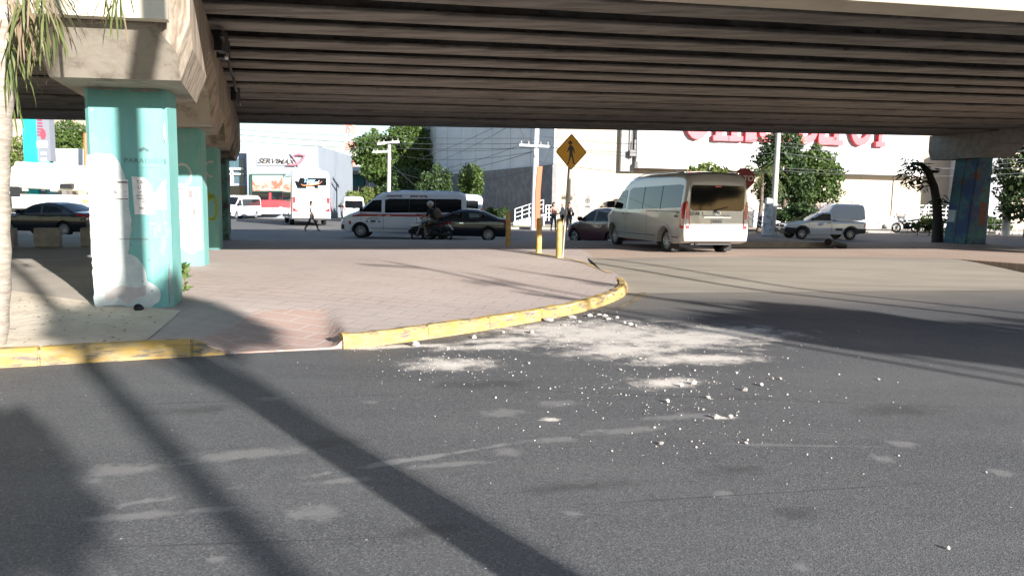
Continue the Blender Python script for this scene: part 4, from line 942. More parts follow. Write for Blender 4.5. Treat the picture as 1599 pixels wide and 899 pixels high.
    if stripe:
        for sd in (1, -1):
            g = MB(); b.side(g, -2.9, 2.55, [(-2.9, 1.06), (2.0, 1.02), (2.55, .98)], [(-2.9, 1.155), (2.0, 1.13), (2.55, 1.03)], sd, .009, 26, 1); g.build('red_stripe', stripe, o)
            g = MB(); y = sd*(b.hw(1.4, .78)+.008)
            g.tube([(1.42+.30*math.cos(t), y, .80+.17*math.sin(t)) for t in np.linspace(.2, math.pi-.2, 11)], .012, 5); g.box((1.42, y, .80), (.24, .012, .12)); g.box((1.70, y, .78), (.08, .012, .08)); g.box((1.12, y, .78), (.08, .012, .08)); g.build('door_badge', M_pencil, o)
            g = MB(); g.prism([(2.48+.085*math.cos(t), sd*(b.hw(2.5, .76)+.006), .72+.085*math.sin(t)) for t in np.linspace(0, 2*math.pi, 17)[:-1]], (0, sd*.004, 0)); g.build('round_badge', M_redp, o)
            M = face_M((.45, sd*(b.hw(.4, 1.97)+.012), 1.985), (-sd if sd > 0 else 1, 0, 0), (0, 0, 1))
            for x, tx in ((.42, 'COLECTIVO'), (-.72, 'ZONA HOTEL')):
                p = Vector((x, sd*(b.hw(x, 1.985)+.012), 1.985)); text_mesh('roof_lettering', tx, .13, mat_brown, o, face_M(p, (-sd, 0, 0), (0, .085*sd*-1, 1)), ext=.001, bold=.006)
    return o, b
mat_brown = mat('brown_letter', (0.16, 0.05, 0.045), .6)
M_k_letter = mat('black_letter', (0.02, 0.02, 0.02), .6)
vz = .262
van, vb = minibus('minibus', P_beige, 'beige high-roof minibus seen from behind on the brick crossing')
th = R(14)
rl = Vector((4.52, 19.55, 0))                                     # its rear left corner on the ground
van.rotation_euler = (0, 0, R(90)+th)
hd_ = Vector((-math.sin(th), math.cos(th), 0)); lf = Vector((-hd_.y, hd_.x, 0))
van.location = rl + hd_*2.957 - lf*.95 + Vector((0, 0, vz))
X = vb.rearx(1.1)
text_mesh('number_lettering', '02-RE-1', .135, M_k_letter, van, face_M((X-.004, .60, 1.115), (0, -1, 0), (0, 0, 1)), ext=.001, sx=.95)
p = Vector((-2.5, vb.hw(-2.5, 1.15)+.008, 1.12)); text_mesh('side_lettering', 'TUR', .10, M_k_letter, van, face_M((-2.62, p.y, 1.135), (-1, 0, 0), (0, 0, 1)), ext=.001)
text_mesh('side_lettering', '02-RE-1', .075, M_k_letter, van, face_M((-2.56, p.y, 1.04), (-1, 0, 0), (0, 0, 1)), ext=.001, bold=.004)

M_stripe = mat('red_stripe_paint', (0.42, 0.05, 0.05), .4)
wv, wb = minibus('minibus', P_white, 'white high-roof minibus with red waist stripe behind the dark saloon', stripe=M_stripe)
q = G(562, 371.5, ZF); wv.rotation_euler = (0, 0, R(182)); wv.location = (q.x+2.02, q.y+.95, ZF)
# plain white minibuses farther off
pv, pb = minibus('minibus', P_white, 'plain white minibus facing the camera beside the far left pier')
q = G(371, 342, ZF); pv.rotation_euler = (0, 0, R(-98)); pv.location = (q.x-.75, q.y+2.2, ZF)
v2 = copy_tree(pv); q = G(538, 346, ZF); v2.rotation_euler = (0, 0, R(105)); v2.location = (q.x+.1, q.y+2.8, ZF); v2['label'] = 'plain white minibus seen from behind, right of the coach'
v3 = copy_tree(pv); v3.rotation_euler = (0, 0, R(180)); q = G(737, 370, ZF); v3.location = (q.x-2.62, q.y+5.2, ZF); v3['label'] = 'white minibus mostly hidden behind the striped minibus'

# ---------------- cars
def hole(x0, x1, lo, hi): return dict(x0=x0, x1=x1, lo=interp(lo), hi=interp(hi))
def car(name, pm, label, L, W, top, axles, r, belt, wins, ws, rw, cat='car', roof=None, sill=.24, spokes=10, rimm=None, group=None, see=True, k=.30, chrome=False, door_x=(), lamp=None, tail=None, pf=.24, pr=.12):
    o = empty(name, (0, 0, 0), 0, label, cat, group)
    b = Body(L, W, top, sill, axles, r+.055, r, belt, k, rf=.9, pf=pf, rr=.7, pr=pr, corner=.14, crown=.04, tuck=.07)
    holes = []
    if see:
        for w in wins: holes.append(dict(x0=w[0]+.03, x1=w[1]-.03, lo=(lambda f: (lambda x: f(x)+.03))(interp(w[2])), hi=(lambda f: (lambda x: f(x)-.03))(interp(w[3]))))
    b.mesh(holes).build('body', pm, o, smooth=35); wells(o, b, r)
    for sd in (1, -1):
        for w in wins:
            lo, hi = interp(w[2]), interp(w[3])
            if see:
                g = MB(); b.side(g, w[0]+.01, w[1]-.01, lambda x: lo(x)+.01, lambda x: hi(x)-.01, sd, .004, 16, 5); sw = g.build('side_window', M_pane, o, smooth=60)
                g = MB(); t = .055
                b.side(g, w[0], w[1], lo, lambda x: lo(x)+t, sd, .007, 16, 1); b.side(g, w[0], w[1], lambda x: hi(x)-t, hi, sd, .007, 16, 1)
                b.side(g, w[0], w[0]+t, lo, hi, sd, .008, 1, 5); b.side(g, w[1]-t, w[1], lo, hi, sd, .008, 1, 5); g.build('window_frame', M_trim, sw, fixn=False)
            else:
                g = MB(); b.side(g, w[0], w[1], lo, hi, sd, .006, 16, 5); g.build('side_window', M_glass, o, smooth=60)
        g = MB()
        for x in door_x: seam(b, g, x, sill+.1, belt, sd)
        b.side(g, min(axles)+r+.12, max(axles)-r-.12, lambda x: sill+.005, lambda x: sill+.06, sd, .006, 8, 1)
        g.build('panel_seam', M_trim, o)
        for x in door_x[:-1]:
            g = MB(); b.side(g, x+.08, x+.26, lambda q: belt-.13, lambda q: belt-.10, sd, .02, 3, 1); g.build('door_handle', M_chrome if chrome else pm, o)
        mirror_part(o, ws[0]-.32, b.hw(ws[0]-.3, belt+.05), belt+.06, sd, pm, .95)
        if lamp:
            g = MB(); b.side(g, lamp[0], lamp[1], [(lamp[0], lamp[2]), (lamp[1], lamp[3])], [(lamp[0], lamp[4]), (lamp[1], lamp[5])], sd, .007, 8, 3); g.build('headlight', M_head, o, smooth=60)
        if tail:
            g = MB(); b.side(g, tail[0], tail[1], [(tail[0], tail[2]), (tail[1], tail[3])], [(tail[0], tail[4]), (tail[1], tail[5])], sd, .009, 6, 3)
            b.rear(g, [(sd*b.hw(-L/2, .8)*.62, tail[2]), (sd*b.hw(-L/2, .8)*.97, tail[2]), (sd*b.hw(-L/2, .8)*.97, tail[4]-.03), (sd*b.hw(-L/2, .8)*.62, tail[4]-.05)], .01); g.build('tail_light', M_tail, o, smooth=60)
        for x in axles: wheel(o, x, sd*(W/2-.115), r, .2, sd, spokes, rimm)
    g = MB(); b.topp(g, ws[0], ws[1], .97, .93); g.build('windscreen', M_glass, o, smooth=60)
    if rw: g = MB(); b.topp(g, rw[0], rw[1], .90, .95); g.build('rear_window', M_glass, o, smooth=60)
    g = MB(); w = b.hw(L/2, .5)*.7; b.rear(g, [(-w, sill+.12), (w, sill+.12), (w*.9, sill+.22), (-w*.9, sill+.22)], .008, True); g.build('grille', M_trim, o)
    g = MB(); b.rear(g, [(-.22, .50), (.22, .50), (.22, .61), (-.22, .61)], .012); g.build('number_plate', M_plate, o)
    if roof: g = MB(); b.topp(g, ws[1]-.02, roof[1], 1.02, 1.02, .009, 14, 14); g.build('roof_panel', roof[0], o, smooth=60)
    if see:
        g = MB()
        for x in (.25, -.75):
            for y in (.36, -.36): g.box((x, y, .55), (.5, .48, .2)); g.box((x-.28, y, .85), (.14, .46, .6)); g.box((x-.30, y, 1.20), (.1, .24, .16))
        g.box((.75, 0, .80), (.3, 1.3, .2)); g.build('seats', M_black, o)
    return o, b
SED_TOP = [(2.31, .50), (2.28, .64), (2.12, .76), (1.30, .93), (1.08, .97), (.30, 1.34), (.0, 1.42), (-.35, 1.47), (-.75, 1.45), (-1.05, 1.38), (-1.72, 1.10), (-1.85, 1.07), (-2.2, 1.04), (-2.28, .95), (-2.31, .62)]
SED_WIN = [(-.22, .95, [(-.22, .97), (.95, .96)], [(-.22, 1.33), (.22, 1.29), (.95, .985)]), (-1.22, -.30, [(-1.22, 1.01), (-.30, .97)], [(-1.22, 1.16), (-.95, 1.27), (-.30, 1.335)])]
dk, dkb = car('saloon_car', P_navy, 'dark blue saloon car in front of the striped white minibus', 4.62, 1.78, SED_TOP, (1.40, -1.30), .325, .93, SED_WIN, (1.10, .12), (-1.02, -1.70), door_x=(.95, -.26, -1.25), lamp=(1.62, 2.22, .72, .60, .80, .72), tail=(-2.28, -1.95, .84, .90, .98, 1.0), chrome=True)
q = G(762, 377.5, ZF); dk.rotation_euler = (0, 0, R(181)); dk.location = (q.x-1.30, q.y+.80, ZF)
bk = copy_tree(dk); bk['label'] = 'black saloon car parked beyond the left concrete blocks'; bk.scale = (.97, .97, 1.02)
for ch in bk.children:
    if ch.name.startswith(('body', 'mirror', 'door_handle')):
        ch.data = ch.data.copy(); ch.data.materials[0] = P_black
q = G(101, 371, ZF); bk.rotation_euler = (0, 0, R(172)); bk.location = (q.x-1.2, q.y+1.1, ZF)
HATCH_TOP = [(2.12, .50), (2.08, .72), (1.95, .86), (1.25, 1.02), (1.02, 1.05), (.25, 1.48), (0, 1.56), (-.6, 1.59), (-1.3, 1.52), (-1.55, 1.46), (-2.0, 1.02), (-2.09, .95), (-2.12, .60)]
HATCH_WIN = [(-.15, .88, [(-.15, 1.02), (.88, 1.03)], [(-.15, 1.44), (.2, 1.40), (.88, 1.06)]), (-1.1, -.24, [(-1.1, 1.05), (-.24, 1.02)], [(-1.1, 1.36), (-.24, 1.445)])]
mr_, mb_ = car('hatchback_car', P_maroon, 'maroon hatchback with silver roof ahead of the beige minibus', 4.25, 1.76, HATCH_TOP, (1.28, -1.30), .335, 1.0, HATCH_WIN, (1.04, .10), (-1.5, -1.95), roof=(P_silver, -1.4), door_x=(.9, -.2, -1.15), spokes=5, lamp=(1.5, 2.02, .78, .70, .90, .84), tail=(-2.08, -1.8, .9, .92, 1.1, 1.1))
q = G(899, 383, -.06); mr_.rotation_euler = (0, 0, R(118)); h_ = Vector((math.cos(R(118)), math.sin(R(118)), 0)); mr_.location = Vector((q.x, q.y, -.06))-h_*1.28+Vector((h_.y, -h_.x, 0))*.77
wc, wcb = car('saloon_car', P_white, 'small white saloon car parked at the red counter of the grey shop', 4.5, 1.75, SED_TOP, (1.38, -1.28), .32, .93, SED_WIN, (1.10, .12), (-1.02, -1.70), see=False, tail=(-2.28, -2.0, .84, .88, .98, 1.0), door_x=(.95, -.26))
q = G(418, 339.5, ZF); wc.rotation_euler = (0, 0, R(113)); wc.location = (q.x, q.y+2.3, ZF)
wc.scale = (1.08, 1.08, 1.08)
# ---------------- small white pickup with a fibreglass canopy
PK_TOP = [(2.25, .52), (2.22, .72), (2.1, .84), (1.35, 1.0), (1.15, 1.03), (.45, 1.46), (.2, 1.53), (-.15, 1.55), (-.34, 1.53), (-.36, 1.06), (-2.1, 1.04), (-2.23, 1.0), (-2.25, .62)]
pk = empty('pickup_truck', (0, 0, 0), 0, 'small white pickup with a tall white canopy on the far street', 'pickup')
pb_ = Body(4.5, 1.71, PK_TOP, .30, (1.36, -1.38), .38, .31, 1.0, .26, rf=.9, pf=.22, rr=.3, pr=.05, corner=.12, crown=.03)
P_whiteg = paint('grey_white_paint', (.60, .62, .65)); pb_.mesh().build('body', P_whiteg, pk, smooth=35); wells(pk, pb_, .31)
CB = Body(1.98, 1.62, [(.99, 1.62), (.93, 1.72), (.78, 1.92), (.6, 1.99), (-.6, 1.98), (-.84, 1.94), (-.92, 1.84), (-.99, 1.2)], 1.045, (), .1, .3, 1.1, .14, rf=.3, pf=.05, rr=.2, pr=.04, corner=.14, crown=.03)
cm = CB.mesh(); cm.v = [(v[0]-1.24, v[1], v[2]) for v in cm.v]; cm.build('canopy', P_whiteg, pk, smooth=40)
for sd in (1, -1):
    g = MB(); pb_.side(g, -.22, .92, [(-.22, 1.05), (.92, 1.05)], [(-.22, 1.42), (.22, 1.42), (.92, 1.08)], sd, .006, 14, 5); g.build('door_window', M_glass, pk, smooth=60)
    g = MB(); pb_.side(g, 1.72, 2.14, [(1.72, .78), (2.14, .70)], [(1.72, .90), (2.14, .84)], sd, .008, 6, 3); g.build('headlight', M_head, pk, smooth=60)
    g = MB(); pb_.side(g, 1.66, 2.245, lambda x: max(.30, pb_.zb(x)), [(1.66, .62), (2.245, .66)], sd, .012, 12, 4); pb_.side(g, -2.245, -1.7, lambda x: max(.36, pb_.zb(x)), [(-2.245, .62), (-1.7, .62)], sd, .012, 8, 4)
    for a in pb_.ax:
        for kk in range(14):
            t0, t1 = math.pi*kk/14, math.pi*(kk+1)/14; pts = []
            for t, r_ in ((t0, .385), (t1, .385), (t1, .46), (t0, .46)):
                x, z = a+r_*math.cos(t), max(.30, .31+r_*math.sin(t)); pts.append((x, sd*(pb_.hw(x, z)+.02), z))
            g.add(pts, [(0, 1, 2, 3)])
    pb_.side(g, -.90, -.50, lambda x: .50, lambda x: .63, sd, .01, 4, 2); g.build('bumper_trim', M_trim, pk, fixn=False)
    g = MB(); seam(pb_, g, 1.0, .4, 1.0, sd); seam(pb_, g, -.28, .4, 1.0, sd); g.build('panel_seam', M_trim, pk)
    g = MB(); pb_.side(g, -.2, -.02, lambda x: .88, lambda x: .92, sd, .02, 3, 1); g.build('door_handle', M_trim, pk)
    mirror_part(pk, .86, pb_.hw(.86, 1.05), 1.05, sd, M_trim, .9)
    g = MB(); pb_.side(g, -2.24, -2.12, lambda x: .70, lambda x: .98, sd, .008, 3, 3); g.build('tail_light', M_tail, pk)
    for x in pb_.ax: wheel(pk, x, sd*.75, .305, .19, sd, 8, mat('steel_rim_%d' % int(x*10+sd*3+50), (.30, .30, .31), .45, metal=.6))
    y = sd*(pb_.hw(.3, .8)+.008); M_blue = MATS.get('blue_decal') or mat('blue_decal', (.06, .20, .42), .5)
    text_mesh('door_lettering', 'GIT', .20, M_blue, pk, face_M((.36, y, .83), (-sd, 0, 0), (0, 0, 1)), ext=.001, bold=.008, shear=.2)
g = MB(); pb_.topp(g, 1.17, .40, .96, .92); g.build('windscreen', M_glass, pk, smooth=60)
g = MB(); pb_.rear(g, [(-.52, .66), (.52, .66), (.55, .80), (-.55, .80)], .02, True); pb_.rear(g, [(-.66, .34), (.66, .34), (.66, .60), (-.66, .60)], .016, True); g.build('grille', M_trim, pk)
g = MB(); pb_.rear(g, [(-.15, .50), (.15, .50), (.15, .60), (-.15, .60)], .028, True); g.build('number_plate', M_plate, pk)
g = MB(); g.prism([(2.275, .05*math.cos(t), .735+.05*math.sin(t)) for t in np.linspace(0, 6.28, 13)[:-1]], (.004, 0, 0)); g.build('emblem', M_chrome, pk)
g = MB(); g.tube([(-.30, -.62, 1.60), (-.30, .62, 1.60)], .03, 6); g.build('roof_bar', M_black, pk)
q = G(1249, 373.5, ZF); pk.rotation_euler = (0, 0, R(184)); pk.location = (q.x+1.36, q.y+.75, ZF); pk.scale = (1.03, 1.03, 1.03)

# ---------------- coach seen from behind
bs = empty('coach', (0, 0, 0), 0, 'large white coach seen from behind with red L-shaped lamps', 'bus')
BT = [(6, 1.2), (5.95, 2.2), (5.7, 3.2), (5.3, 3.6), (4.5, 3.72), (-5.3, 3.72), (-5.75, 3.62), (-5.93, 3.42), (-6, 3.1)]
bb = Body(12, 2.55, BT, .42, (3.2, -3.0), .56, .50, 1.6, .03, rf=.5, pf=.2, rr=.4, pr=.10, corner=.28, crown=.05, lean=.02)
P_bus = paint('coach_white_paint', (.78, .78, .79)); bb.mesh().build('body', P_bus, bs, smooth=35); wells(bs, bb, .5)
g = MB(); bb.rear(g, [(-.98, 2.72), (-.86, 2.48), (.86, 2.44), (1.0, 2.78), (1.02, 3.08), (.95, 3.12), (-.95, 3.16), (-1.02, 3.1)], .02); rwn = g.build('rear_window', M_glass, bs)
X = bb.rearx(2.8, .028)
M_lb = mat('light_blue_letter', (.22, .42, .68), .5); M_or = mat('orange_letter', (.70, .22, .08), .5)
text_mesh('window_lettering', 'Tony', .34, M_lb, rwn, face_M((X-.004, .14, 2.96), (0, -1, .05), (0, 0, 1)), ext=.001, shear=.35, bold=.012)
text_mesh('window_lettering', 'Travel', .32, mat('pale_letter', (.72, .62, .68), .5), rwn, face_M((X-.004, -.06, 2.80), (0, -1, .12), (0, 0, 1)), ext=.001, shear=.35, bold=.012)
g = MB(); g.tube([(X, .62, 2.72), (X-.004, .5, 2.64), (X-.004, 0, 2.66), (X-.004, -.5, 2.76), (X-.004, -.72, 2.95)], [.02, .035, .04, .03, .01], 6); g.build('swoosh', M_or, rwn)
g = MB(); bb.rear(g, [(.98, 2.95), (.80, 2.88), (.72, 3.10), (.96, 3.12)], .024); bb.rear(g, [(.30, 2.47), (-.20, 2.47), (-.20, 2.56), (.30, 2.56)], .024); bb.rear(g, [(-.45, 2.50), (-.85, 2.50), (-.90, 2.66), (-.45, 2.64)], .024); g.build('window_sticker', M_white, rwn)
g = MB()
for z, w in ((2.22, .86), (2.07, .80), (1.87, .72)): bb.rear(g, [(-w, z), (w, z), (w, z+.035), (-w, z+.035)], .012)
g.build('louvre', M_ink_soft, bs)
for sd in (1, -1):
    g = MB(); bb.rear(g, [(sd*.98, 1.88), (sd*1.16, 1.88), (sd*1.17, .95), (sd*.86, .95), (sd*.92, 1.05), (sd*1.03, 1.1)], .014); bb.side(g, -5.99, -5.85, lambda x: .95, lambda x: 1.88, sd, .006, 3, 6); tl = g.build('tail_light', M_tail, bs)
    g = MB(); bb.rear(g, [(sd*1.05, 1.15), (sd*1.12, 1.15), (sd*1.12, 1.5), (sd*1.03, 1.5)], .02); g.build('clear_lens', M_tail_w, tl)
    g = MB(); bb.side(g, -5.6, 4.6, lambda x: 1.75, lambda x: 2.85, sd, .01, 20, 2); g.build('side_glazing', M_glass, bs, smooth=60)
    for x in (3.2, -3.0): wheel(bs, x, sd*1.08, .5, .3, sd, 8)
g = MB(); bb.rear(g, [(-.98, .95), (.98, .95), (.98, 1.02), (-.98, 1.02)], .013); g.build('red_line', M_redp, bs)
g = MB(); bb.rear(g, [(-1.0, .58), (1.0, .58), (1.0, .60), (-1.0, .60)], .012); bb.rear(g, [(-.6, 1.3), (.6, 1.3), (.6, 1.315), (-.6, 1.315)], .012); bb.rear(g, [(-1.1, 1.62), (1.1, 1.62), (1.1, 1.63), (-1.1, 1.63)], .012); g.build('panel_seam', M_ink_soft, bs)
g = MB(); bb.rear(g, [(-.2, .66), (.2, .66), (.2, .78), (-.2, .78)], .014); g.build('number_plate', M_plate, bs)
g = MB(); g.box((-3.5, 0, 3.76), (1.6, 1.5, .14)); g.build('roof_unit', P_bus, bs)
ql, qr = G(453, 353, ZF), G(523, 353, ZF); q = (ql+qr)/2
bh = R(110); bs.rotation_euler = (0, 0, bh); bs.location = Vector((q.x-.1, q.y, ZF))+Vector((math.cos(bh), math.sin(bh), 0))*6.2
bs.scale = (1.06, 1.06, 1.06)

# ---------------- concrete pump truck far left
tr = empty('pump_truck', (0, 0, 0), 0, 'white concrete pump truck with stacked boom pipes behind the price totem', 'truck')
P_tr = mat('truck_cream_white', (.72, .69, .60), .55)
g = MB(); g.box((0, 0, .95), (8.5, .9, .3)); g.build('chassis', M_conc_grey, tr)
g = MB(); g.box((-4.1, 0, 1.75), (1.6, 2.3, 1.9)); g.box((-4.5, 0, 2.85), (.8, 2.1, .3)); cbn = g.build('cab', P_tr, tr)
bv = cbn.modifiers.new('bevel', 'BEVEL'); bv.width = .12; bv.segments = 3
g = MB(); g.box((-4.25, -1.16, 2.1), (.8, .03, .7)); g.build('cab_window', M_glass, cbn)
g = MB(); g.box((.6, 0, 1.45), (6.4, 2.2, .75)); g.build('side_panel', P_tr, tr)
g = MB(); g.box((1.2, -1.11, 1.5), (.3, .01, .2)); g.build('yellow_badge', M_yel, tr)
for i, (z, y, r_) in enumerate(((2.15, -.6, .20), (2.55, -.4, .24), (2.9, -.1, .22), (3.2, .2, .18))):
    g = MB(); g.tube([(-3.0, y, z+.25), (0, y, z+.1), (3.8, y, z)], r_, 8)
    for x in (-2.2, -.6, 1.2, 2.8): g.box((x, y-.05, z+.1), (.18, r_*2.5, r_*2.4))
    g.build('boom', P_tr, tr, smooth=40)
for p, q in (((-2.4, -.9, 1.95), (.5, .5, .5)), ((.2, -.9, 2.3), (.6, .3, .25)), ((2.6, -.95, 2.0), (.7, .3, .3))): g = MB(); g.box(p, q); g.build('hydraulic_box', M_trim, tr)
for x in (-3.6, 1.2, 2.4):
    for sd in (1, -1): wheel(tr, x, sd*1.0, .5, .35, sd, 8)
q = G(112, 352, ZF); tr.rotation_euler = (0, 0, R(4)); tr.location = (D(112, 330, 40).x-.5, 41, ZF); 

# ---------------- motorcycles
def motorcycle(name, label, tank, seatm, tailm, fr=.31):
    o = empty(name, (0, 0, 0), 0, label, 'motorcycle')
    for x in (.66, -.66):
        M = Matrix.Translation((x, 0, fr)) @ Matrix.Rotation(R(90), 4, 'X'); g = MB()
        n = 24; g.lathe([(fr*.80, -.05), (fr*.95, -.06), (fr, 0), (fr*.95, .06), (fr*.80, .05), (fr*.80, -.05)], M, n); w = g.build('wheel', M_rub, o, smooth=60)
        g = MB(); g.lathe([(fr*.82, -.03), (fr*.74, 0), (fr*.82, .03)], M, n)
        for k in range(6):
            a = math.pi*2*k/6; g.bar((x, 0, fr), (x+fr*.78*math.cos(a), 0, fr+fr*.78*math.sin(a)), .02, .03)
        g.tube([(x, -.05, fr), (x, .05, fr)], .05, 10); g.build('rim', M_rim_d, w)
    g = MB()
    for y in (.09, -.09): g.tube([(.66, y, fr), (.40, y, .86), (.36, y, .95)], .024, 8)
    g.build('front_fork', M_steel, o, smooth=50)
    g = MB(); g.tube([(.34, .36, 1.0), (.38, .2, .99), (.40, 0, .96), (.38, -.2, .99), (.34, -.36, 1.0)], .016, 8); g.bar((.34, .34, 1.0), (.42, .42, 1.14), .02, .02); g.bar((.34, -.34, 1.0), (.42, -.42, 1.14), .02, .02); g.box((.42, .44, 1.17), (.03, .12, .08)); g.box((.42, -.44, 1.17), (.03, .12, .08)); g.build('handlebar', M_black, o)
    g = MB(); g.blob((.46, 0, .86), (.11, .10, .10), 2, 2, 0); g.build('headlight', M_head, o, smooth=60)
    g = MB(); g.blob((.14, 0, .82), (.27, .14, .14), 3, 2, .03); g.blob((.30, 0, .74), (.14, .17, .12), 4, 2, 0); g.build('fuel_tank', tank, o, smooth=60)
    g = MB(); g.prism([(-.02, -.11, .78), (-.25, -.12, .74), (-.75, -.09, .86), (-.78, -.09, .92), (-.3, -.12, .82), (0, -.10, .84)], (0, .22, 0)); g.build('seat', seatm, o)
    g = MB(); g.prism([(-.35, -.09, .72), (-.85, -.06, .84), (-.90, -.06, .90), (-.74, -.09, .85), (-.3, -.11, .76)], (0, .18, 0)); g.blob((-.9, 0, .84), (.05, .08, .04), 1, 1, 0); g.build('tail_fairing', tailm, o)
    g = MB(); g.blob((.02, 0, .45), (.25, .15, .20), 8, 2, .12); g.blob((-.15, 0, .36), (.2, .16, .13), 9, 2, .1); g.bar((.36, 0, .8), (.05, 0, .30), .06, .06); g.bar((.3, 0, .75), (-.4, 0, .55), .06, .06); g.build('engine', M_trim, o)
    g = MB(); g.bar((-.66, .1, fr), (-.15, .08, .40), .05, .05); g.bar((-.66, -.1, fr), (-.15, -.08, .40), .05, .05); g.bar((-.5, .08, .45), (-.4, .06, .72), .05, .05); g.build('swing_arm', M_trim, o)
    g = MB(); g.tube([(.1, -.15, .28), (-.3, -.17, .27), (-.75, -.18, .42)], [.03, .04, .055], 8); g.build('exhaust', M_steel, o, smooth=50)
    g = MB(); g.prism([(.98, -.06, .34), (.9, -.06, .56), (.66, -.06, .665), (.42, -.06, .58), (.66, -.06, .635), (.88, -.06, .54)], (0, .12, 0)); g.build('mudguard', tank, o)
    g = MB(); g.bar((-.8, 0, .8), (-1.0, 0, .55), .12, .015); g.build('number_plate', M_plate, o)
    g = MB(); g.bar((0, .12, .3), (.05, .26, .02), .025, .025); g.build('kickstand', M_trim, o)
    return o
mc = motorcycle('motorcycle', 'parked white and black motorcycle on the far pavement by the stairs', M_white, M_black, M_black)
q = G(1414, 364.5, 0); mc.location = (q.x, q.y, .04); mc.rotation_euler = (0, R(0), R(186)); mc.scale = (1.12, 1.12, 1.12)
mcr = motorcycle('motorcycle', 'dark motorcycle with red tail ridden in front of the blue saloon', M_trim, M_black, M_redp)
q = G(672, 377, ZF); mcr.rotation_euler = (0, 0, R(163)); mcr.location = (q.x+.1, q.y-.5, ZF); mcr.scale = (1.0, 1.0, 1.0)

# ================================================================== PEOPLE
def person(label, chains, colours, loc, rz, hair=None, scale=1.0, extra=None):
    """chains: list of [(x,y,z,r,zone),...]; the first point of a chain may repeat an earlier point and is then shared"""
    verts, rad, zone, edges = [], [], [], []
    def vid(p):
        for i, q in enumerate(verts):
            if (Vector(q)-Vector(p[:3])).length < 1e-4: return i
        verts.append(p[:3]); rad.append(p[3]); zone.append(p[4]); return len(verts)-1
    for ch in chains:
        ids = [vid(p) for p in ch]
        edges += list(zip(ids[:-1], ids[1:]))
    me = bpy.data.meshes.new('person'); me.from_pydata(verts, edges, []); o = bpy.data.objects.new('person', me); COL.objects.link(o)
    o.modifiers.new('skin', 'SKIN'); sv = me.skin_vertices[0].data
    for i, r_ in enumerate(rad): sv[i].radius = (r_, r_) if not isinstance(r_, tuple) else r_; sv[i].use_root = (i == 0)
    s_ = o.modifiers.new('sub', 'SUBSURF'); s_.levels = 2; s_.render_levels = 2
    dg = bpy.context.evaluated_depsgraph_get(); m2 = bpy.data.meshes.new_from_object(o.evaluated_get(dg)); m2.name = 'person'
    bpy.data.objects.remove(o); bpy.data.meshes.remove(me)
    zn = sorted(set(zone)); m2.materials.clear()
    for z in zn: m2.materials.append(colours[z])
    segs = [(Vector(verts[a]), Vector(verts[b]), zone[b]) for a, b in edges]
    mi = []
    for f in m2.polygons:
        c = f.center; best = None
        for a, b, z in segs:
            ab = b-a; t = max(0, min(1, (c-a).dot(ab)/max(ab.length_squared, 1e-9))); d = (c-a-ab*t).length
            if best is None or d < best[0]: best = (d, z)
        mi.append(zn.index(best[1]))
    m2.polygons.foreach_set('material_index', mi); m2.polygons.foreach_set('use_smooth', [True]*len(mi))
    p = bpy.data.objects.new('person', m2); COL.objects.link(p); p.location = loc; p.rotation_euler = (0, 0, rz); p.scale = (scale,)*3
    tag(p, label, 'person')
    if hair: hair.build('hair', M_hair, p, smooth=60)
    return p
def hand(x, y, z, dx, dz):                                        # five short fingers as side chains
    out = []
    for k, (o_, l) in enumerate(((-.028, .07), (-.010, .08), (.010, .075), (.026, .06))): out.append([(x, y, z, .028, 'skin'), (x+dx*.5+o_*.6, y+o_, z-.04, .012, 'skin'), (x+dx+o_*.5, y+o_*1.1, z-.05-l, .009, 'skin')])
    out.append([(x, y, z, .028, 'skin'), (x+.03, y+.03, z-.03, .011, 'skin'), (x+.045, y+.04, z-.07, .009, 'skin')])
    return out
def stand_chains(stride=0.0, arm=0.1, h=1.0, bag=False, female=True, armR=None):
    sw = .17 if female else .20
    pel = (0, 0, .92, .13, 'leg'); ch = []
    ch.append([pel, (0, 0, 1.08, .115, 'top'), (.0, 0, 1.25, .13, 'top'), (0, 0, 1.38, .11, 'top'), (0, 0, 1.455, .052, 'skin'), (.015, 0, 1.53, .075, 'skin'), (.02, 0, 1.60, .092, 'skin'), (.01, 0, 1.665, .07, 'skin')])
    for sd, st in ((1, stride), (-1, -stride)):
        ch.append([pel, (.0, sd*.09, .86, .095, 'leg'), (st*.5+.03, sd*.095, .50, .065, 'leg'), (st-.02, sd*.09, .12, .045, 'leg'), (st-.02, sd*.09, .045, .042, 'shoe'), (st+.13, sd*.095, .03, .035, 'shoe')])
        a = arm*(-1 if sd > 0 else 1)
        hx, hz = a, .80
        el = (a*.4-.02, sd*(sw+.05), 1.10)
        if armR and sd == armR[0]: el, (hx, hz) = (.02, sd*(sw+.06), 1.10), armR[1]
        ch.append([(0, 0, 1.38, .11, 'top'), (0, sd*sw, 1.375, .055, 'top'), (*el, .042, 'sleeve'), (hx, sd*(sw+.03), hz+.06, .03, 'skin'), (hx, sd*(sw+.03), hz, .028, 'skin')])
        ch += hand(hx, sd*(sw+.03), hz, .01, 0)
    return ch
def hair_long(l=.3):
    g = MB(); g.blob((-.015, 0, 1.63), (.108, .098, .105), 1, 2, .03); g.blob((-.065, 0, 1.63-l*.5), (.06, .085, l*.62), 2, 2, .05); return g
def nose_face(p): pass
q = G(487, 360.5, ZF)
w1 = person('person striding past the coach in a white top and black trousers', stand_chains(.36, .16, armR=(1, (.18, 1.0))), dict(skin=M_skin, top=M_cloth_w, sleeve=M_cloth_w, leg=M_cloth_k, shoe=M_cloth_k), (q.x, q.y, ZF), R(10), hair_long(.34))
q = G(864, 360.5, .05)
